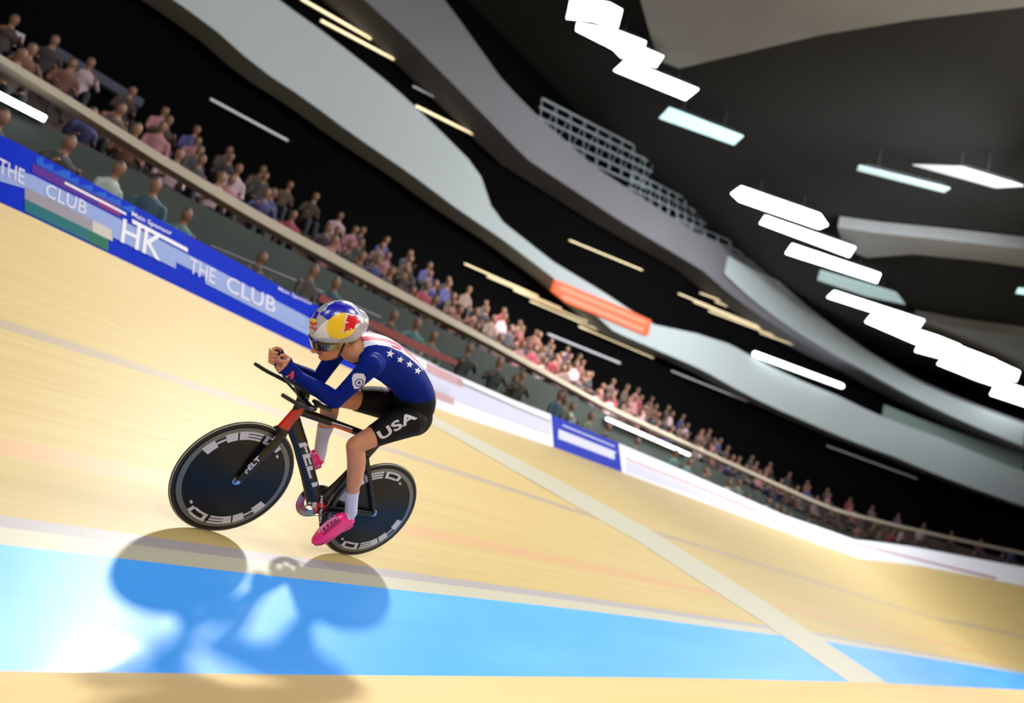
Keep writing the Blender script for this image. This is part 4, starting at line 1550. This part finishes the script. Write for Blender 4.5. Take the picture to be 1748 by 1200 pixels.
# shoes
def shoe(s_):
    P = PL if s_ == 1 else PR
    A = ANK[s_]
    y = A.y
    ball = V((P.x + 0.005, y, P.z + 0.012))
    hd = (A - ball)
    # foot direction: heel below and behind the ankle
    fdir = V((ball.x - (A.x - 0.045), 0, ball.z - (A.z - 0.075))).normalized()
    up = V((-fdir.z, 0, fdir.x))
    if up.z < 0:
        up = -up
    heel = V((A.x - 0.048, y, A.z - 0.075))
    L = (ball - heel).length
    pts, rad = [], []
    for t, w, h, lift in ((0.0, 0.024, 0.030, 0.030), (0.12, 0.033, 0.042, 0.042), (0.35, 0.036, 0.058, 0.058), (0.6, 0.040, 0.053, 0.053), (0.85, 0.045, 0.044, 0.044), (1.05, 0.047, 0.035, 0.035), (1.25, 0.043, 0.022, 0.022), (1.42, 0.030, 0.015, 0.016), (1.47, 0.015, 0.008, 0.012)):
        pts.append(heel + fdir * (L * t) + up * lift + V((0, 0.006 * t * s_, 0)))
        rad.append((w * 1.1, h * 1.15))
    bm = bmesh.new()
    limb(bm, pts, rad, 22, ref=(0, 1, 0), sub=3)
    # ankle cuff
    cu = A + V((-0.006, 0, -0.012))
    tube(bm, [heel + fdir * (L * 0.28) + up * 0.04, cu + (A - KNEE[s_]).normalized() * 0.02], [(0.036, 0.044), (0.037, 0.043)], 20, ref=(0, 1, 0))
    me = fuse(bm, 0.005, 5)
    me.materials.append(M['pink'])
    me.shade_smooth()
    sh = link('shoe', me, rider)
    bm = bmesh.new()
    tube(bm, [heel + fdir * (L * t) + up * 0.001 + V((0, 0.006 * t * s_, 0)) for t in (-0.04, 0.15, 0.45, 0.75, 1.05, 1.3, 1.46)], [(0.022, 0.005), (0.030, 0.006), (0.027, 0.006), (0.037, 0.006), (0.046, 0.006), (0.040, 0.006), (0.02, 0.005)], 14, ref=(0, 1, 0))
    build('sole', bm, M['sole'], sh)
    for k, t in enumerate((0.52, 0.66, 0.80, 0.94, 1.08)):
        bm = bmesh.new()
        c = heel + fdir * (L * t)
        hh = (0.124, 0.117, 0.106, 0.094, 0.082)[k]
        tube(bm, [c + V((0, 0.006 * t * s_ + yy, 0)) + up * (hh - yy * yy * 18) for yy in (-0.024, -0.012, 0, 0.012, 0.024)], 0.0028, 6)
        build('lace', bm, M['pinklight'], sh)
    return sh


sh1 = shoe(1)
sh2 = shoe(-1)

# helmet
HCm = hp3(-0.012, 0, 0.035)
bm = bmesh.new()
ellipsoid(bm, HCm + HR @ V((0.010, 0, 0.024)), (0.158, 0.108, 0.134), HR, 48)
ellipsoid(bm, HCm + HR @ V((-0.085, 0, 0.005)), (0.115, 0.082, 0.090), HR, 36)
ellipsoid(bm, HCm + HR @ V((-0.015, 0, -0.015)), (0.150, 0.104, 0.095), HR, 36)
hm = fuse(bm, 0.0055, 10)
bm = bmesh.new()
bm.from_mesh(hm)
# open underside: cut below the visor line, higher behind at the nape
bmesh.ops.bisect_plane(bm, geom=bm.verts[:] + bm.edges[:] + bm.faces[:], plane_co=hp3(0, 0, -0.005), plane_no=HR @ V((0.10, 0, -1)), clear_outer=True)
bm.normal_update()
me = bpy.data.meshes.new('helmet')
bm.to_mesh(me)
bm.free()
me.materials.append(M['helmet'])
me.shade_smooth()
helmet = link('helmet', me, rider)
so = helmet.modifiers.new('thick', 'SOLIDIFY')
so.thickness = 0.004
so.offset = -1
bm = bmesh.new()
bm.from_mesh(hm)
bmesh.ops.bisect_plane(bm, geom=bm.verts[:] + bm.edges[:] + bm.faces[:], plane_co=hp3(0, 0, -0.004), plane_no=HR @ V((0.10, 0, -1)), clear_inner=True)
for co, no in ((hp3(0, 0, -0.052), V((0.25, 0, -1))), (hp3(0.022, 0, 0), V((-1, 0, -0.35)))):
    bmesh.ops.bisect_plane(bm, geom=bm.verts[:] + bm.edges[:] + bm.faces[:], plane_co=co, plane_no=HR @ no, clear_outer=True)
bm.free()
# visor: a curved shield from temple to temple
bm = bmesh.new()
rows = []
NV = 28
for j in range(8):
    v = j / 7
    row = []
    for i in range(NV + 1):
        a = radians(-78 + 156 * i / NV)
        drop = 0.060 * (1 - 0.55 * (abs(a) / radians(78)) ** 2.2)
        z = -0.000 - drop * v + 0.0
        rx, ry = 0.156 - 0.020 * v, 0.104 - 0.010 * v
        row.append(bm.verts.new(hp3(-0.006 + rx * cos(a), ry * sin(a), z + 0.002 - 0.1 * (rx * cos(a) - 0.1) * 0)))
    rows.append(row)
for a, b in zip(rows, rows[1:]):
    for i in range(NV):
        bm.faces.new((a[i], a[i + 1], b[i + 1], b[i]))
for f in bm.faces:
    c = HR.inverted() @ (f.calc_center_median() - HC)
visor = build('visor', bm, [M['visor'], M['visorgold']], helmet)
so = visor.modifiers.new('thick', 'SOLIDIFY')
so.thickness = 0.002
for p in visor.data.polygons:
    l = HR.inverted() @ (p.center - HC)
    if atan2(abs(l.y), l.x) > radians(38) and l.z > -0.04 or l.z < -0.06 or atan2(abs(l.y), l.x) > radians(46):
        p.material_index = 1
# trim between helmet and visor, straps, ear pad
bm = bmesh.new()
tube(bm, [hp3(-0.004 + 0.1545 * cos(radians(t)), 0.1045 * sin(radians(t)), 0.001) for t in range(10, 75, 5)], [(0.004, 0.0022)] * 13, 8)
build('visor_trim', bm, M['black'], helmet)
for s_ in (1, -1):
    bm = bmesh.new()
    tube(bm, [hp3(-0.002, 0.088 * s_, -0.002), hp3(0.000, 0.081 * s_, -0.04), hp3(0.004, 0.070 * s_, -0.080), hp3(0.012, 0.054 * s_, -0.122), hp3(0.022, 0.026 * s_, -0.146), hp3(0.026, 0, -0.150)],
         [(0.0085, 0.002)] * 6, 8, ref=HR @ V((1, 0, 0)))
    build('chin_strap', bm, M['black'], helmet)
    bm = bmesh.new()
    limb(bm, [hp3(-0.030, 0.079 * s_, 0.0), hp3(-0.060, 0.070 * s_, -0.022), hp3(-0.085, 0.052 * s_, -0.03), hp3(-0.10, 0.03 * s_, -0.032)], [(0.006, 0.018), (0.006, 0.017), (0.006, 0.015), (0.006, 0.012)], 10, sub=2)
    build('nape_pad', bm, M['black'], helmet)
    for yy, rr, mm, nm in ((0, 0.0115, 'eyew', 'eye'),):
        bm = bmesh.new()
        ellipsoid(bm, hp3(0.074, 0.031 * s_, 0.000), (0.0115, 0.0115, 0.0115), HR, 14)
        e_ = build('eye', bm, M['eyew'], rider)
        bm = bmesh.new()
        ellipsoid(bm, hp3(0.0835, 0.032 * s_, 0.000), (0.0035, 0.005, 0.005), HR, 12)
        build('iris', bm, M['hair'], e_)
bm = bmesh.new()
limb(bm, [hp3(-0.080, 0.0, -0.010), hp3(-0.098, 0.0, -0.045), hp3(-0.095, 0, -0.075)], [(0.045, 0.02), (0.03, 0.02), (0.012, 0.012)], 14, ref=(0, 1, 0))
build('hair', bm, M['hair'], rider)

# helmet pattern, laid on the shell where the photograph shows it
th = bvh_of([helmet])


def hd(name, polys, m, off=0.0012, step=3):
    return decal(name, polys, th, M[m], helmet, off=off, step=step, jump=0.2)


hd('white_patch', [[(533, 573), (549, 554), (560, 545), (561, 560), (563, 577), (540, 577)]], 'hwhite')
hd('blue_wave', [[(545, 536), (553, 530), (557, 521), (566, 517), (580, 514), (590, 517), (601, 522), (611, 533), (616, 540), (606, 541), (590, 538), (575, 540), (565, 543), (559, 546), (553, 541)],
                 [(529, 541), (540, 531), (545, 533), (538, 548), (527, 548)]], 'hblue')
for e0, e1, w in (((553, 531), (560, 521), 3), ((560, 521), (570, 516.5), 2.6), ((586, 516), (597, 519.5), 2.4), ((597, 519.5), (606, 527), 2.6), ((606, 527), (616, 539), 3)):
    dx, dy = e1[0] - e0[0], e1[1] - e0[1]
    L_ = hypot(dx, dy)
    nx, ny = -dy / L_ * w / 2, dx / L_ * w / 2
    hd('torn_edge', [[(e0[0] + nx, e0[1] + ny), (e1[0] + nx * 0.4, e1[1] + ny * 0.4), (e1[0] - nx * 0.4, e1[1] - ny * 0.4), (e0[0] - nx, e0[1] - ny)]], 'hwhite', 0.0018)
hd('yellow_disc', [[(583 + 25.5 * cos(a) * (1.0) - 3 * sin(a), 556 + 22 * sin(a) - 1 * cos(a)) for a in [2 * pi * k / 40 for k in range(40)]]], 'hyellow', 0.0022)
hd('emblem_border', [[(591, 534), (603, 537), (613, 539), (617, 545), (621, 550), (614, 553), (609, 560), (600, 562), (592, 566), (584, 568), (586, 558), (588, 546)]], 'hwhite', 0.0030)
hd('red_emblem', [[(594, 537), (600, 540), (606, 539), (612, 541), (614, 548), (616, 552), (611, 551), (606, 554), (604, 561), (601, 561), (601, 556), (596, 559), (598, 563), (592, 564), (586, 567), (588, 560), (589, 551), (592, 552), (597, 555), (595, 550), (590, 548)]], 'hred', 0.0038, 2.5)
hd('front_emblem', [circle2(535, 548, 5, 4.5), [(529, 546), (534, 551), (540, 553), (541, 556), (534, 555), (529, 552)]], 'hyellow', 0.002)
hd('front_mark', [[(526, 546), (531, 545), (532, 549), (536, 551), (541, 550), (542, 554), (537, 555), (531, 554), (528, 551)]], 'hred', 0.003)
hd('front_lettering', [text_poly('Red Bull', (522.5, 558), (18, 7), (1, -6), 0.02)], 'hred', 0.0022)

# suit and shorts markings
bpy.context.view_layer.update()
tt_ = bvh_of([top])


def sd(name, polys, m, off=0.0012, step=3, tree=None, par=None):
    return decal(name, polys, tree or tt_, M[m], par or top, off=off, step=step, jump=0.05)


sd('star', [star2(666, 604, 7.5, 0.2)], 'suitwhite')
sd('star', [star2(683, 614, 6.5, 0.3)], 'suitwhite')
sd('star', [star2(699, 622, 6.5, 0.2)], 'suitwhite')
sd('star', [star2(713, 633, 6.5, 0.3)], 'suitwhite')
sd('back_lettering', [[(662, 586), (668, 588), (684, 594), (689, 597), (687, 601), (682, 600), (666, 593)]], 'suitwhite')
sd('back_lettering', [[(667, 589), (672, 590), (683, 595), (685, 597), (683, 598), (670, 593)]], 'suitred', 0.002)
sd('sleeve_emblem', [[(601, 646), (603, 639), (609, 637), (621, 638), (624.5, 645), (622, 656), (612, 663), (605, 664), (602, 657)]], 'suitwhite')
sd('sleeve_ring', [ring2(613, 653, 7.8, 6.2, 24, 0.85, -0.4), star2(613, 653, 4, 0.2)], 'navy', 0.0022)
sd('side_flash', [[(648, 649), (658, 655), (668, 663), (675, 672), (676, 677), (668, 678), (660, 668), (654, 658)]], 'suitred')
sd('usa_lettering', [text_poly('USA', (651, 752), (62, -38), (-9, -14), 0.03, 1.05)], 'decal', 0.0015, 3, bvh_of([shorts]), shorts)
tg = bvh_of([top] + [o for o in rider.children if o.name.startswith('glove')])
sd('cuff_emblem', [ring2(487, 646, 5, 3.2)], 'suitwhite', 0.0015, 3, tg)
sd('cuff_emblem', [[(497, 634), (501, 632), (502, 641), (499, 649), (495, 647)], [(490, 641), (499, 636), (500, 638), (491, 643)]], 'suitred', 0.002, 3, tg)
tsh = bvh_of([sh1])
decal('shoe_panel', [[(548, 904), (560, 892), (574, 883), (583, 890), (566, 904), (553, 914)]], tsh, M['pinkdark'], sh1, off=0.0012)
decal('shoe_flash', [[(542, 906), (550, 897), (560, 889), (572, 882), (574, 884), (560, 893), (548, 905), (545, 911)]], tsh, M['pinklight'], sh1, off=0.0018)
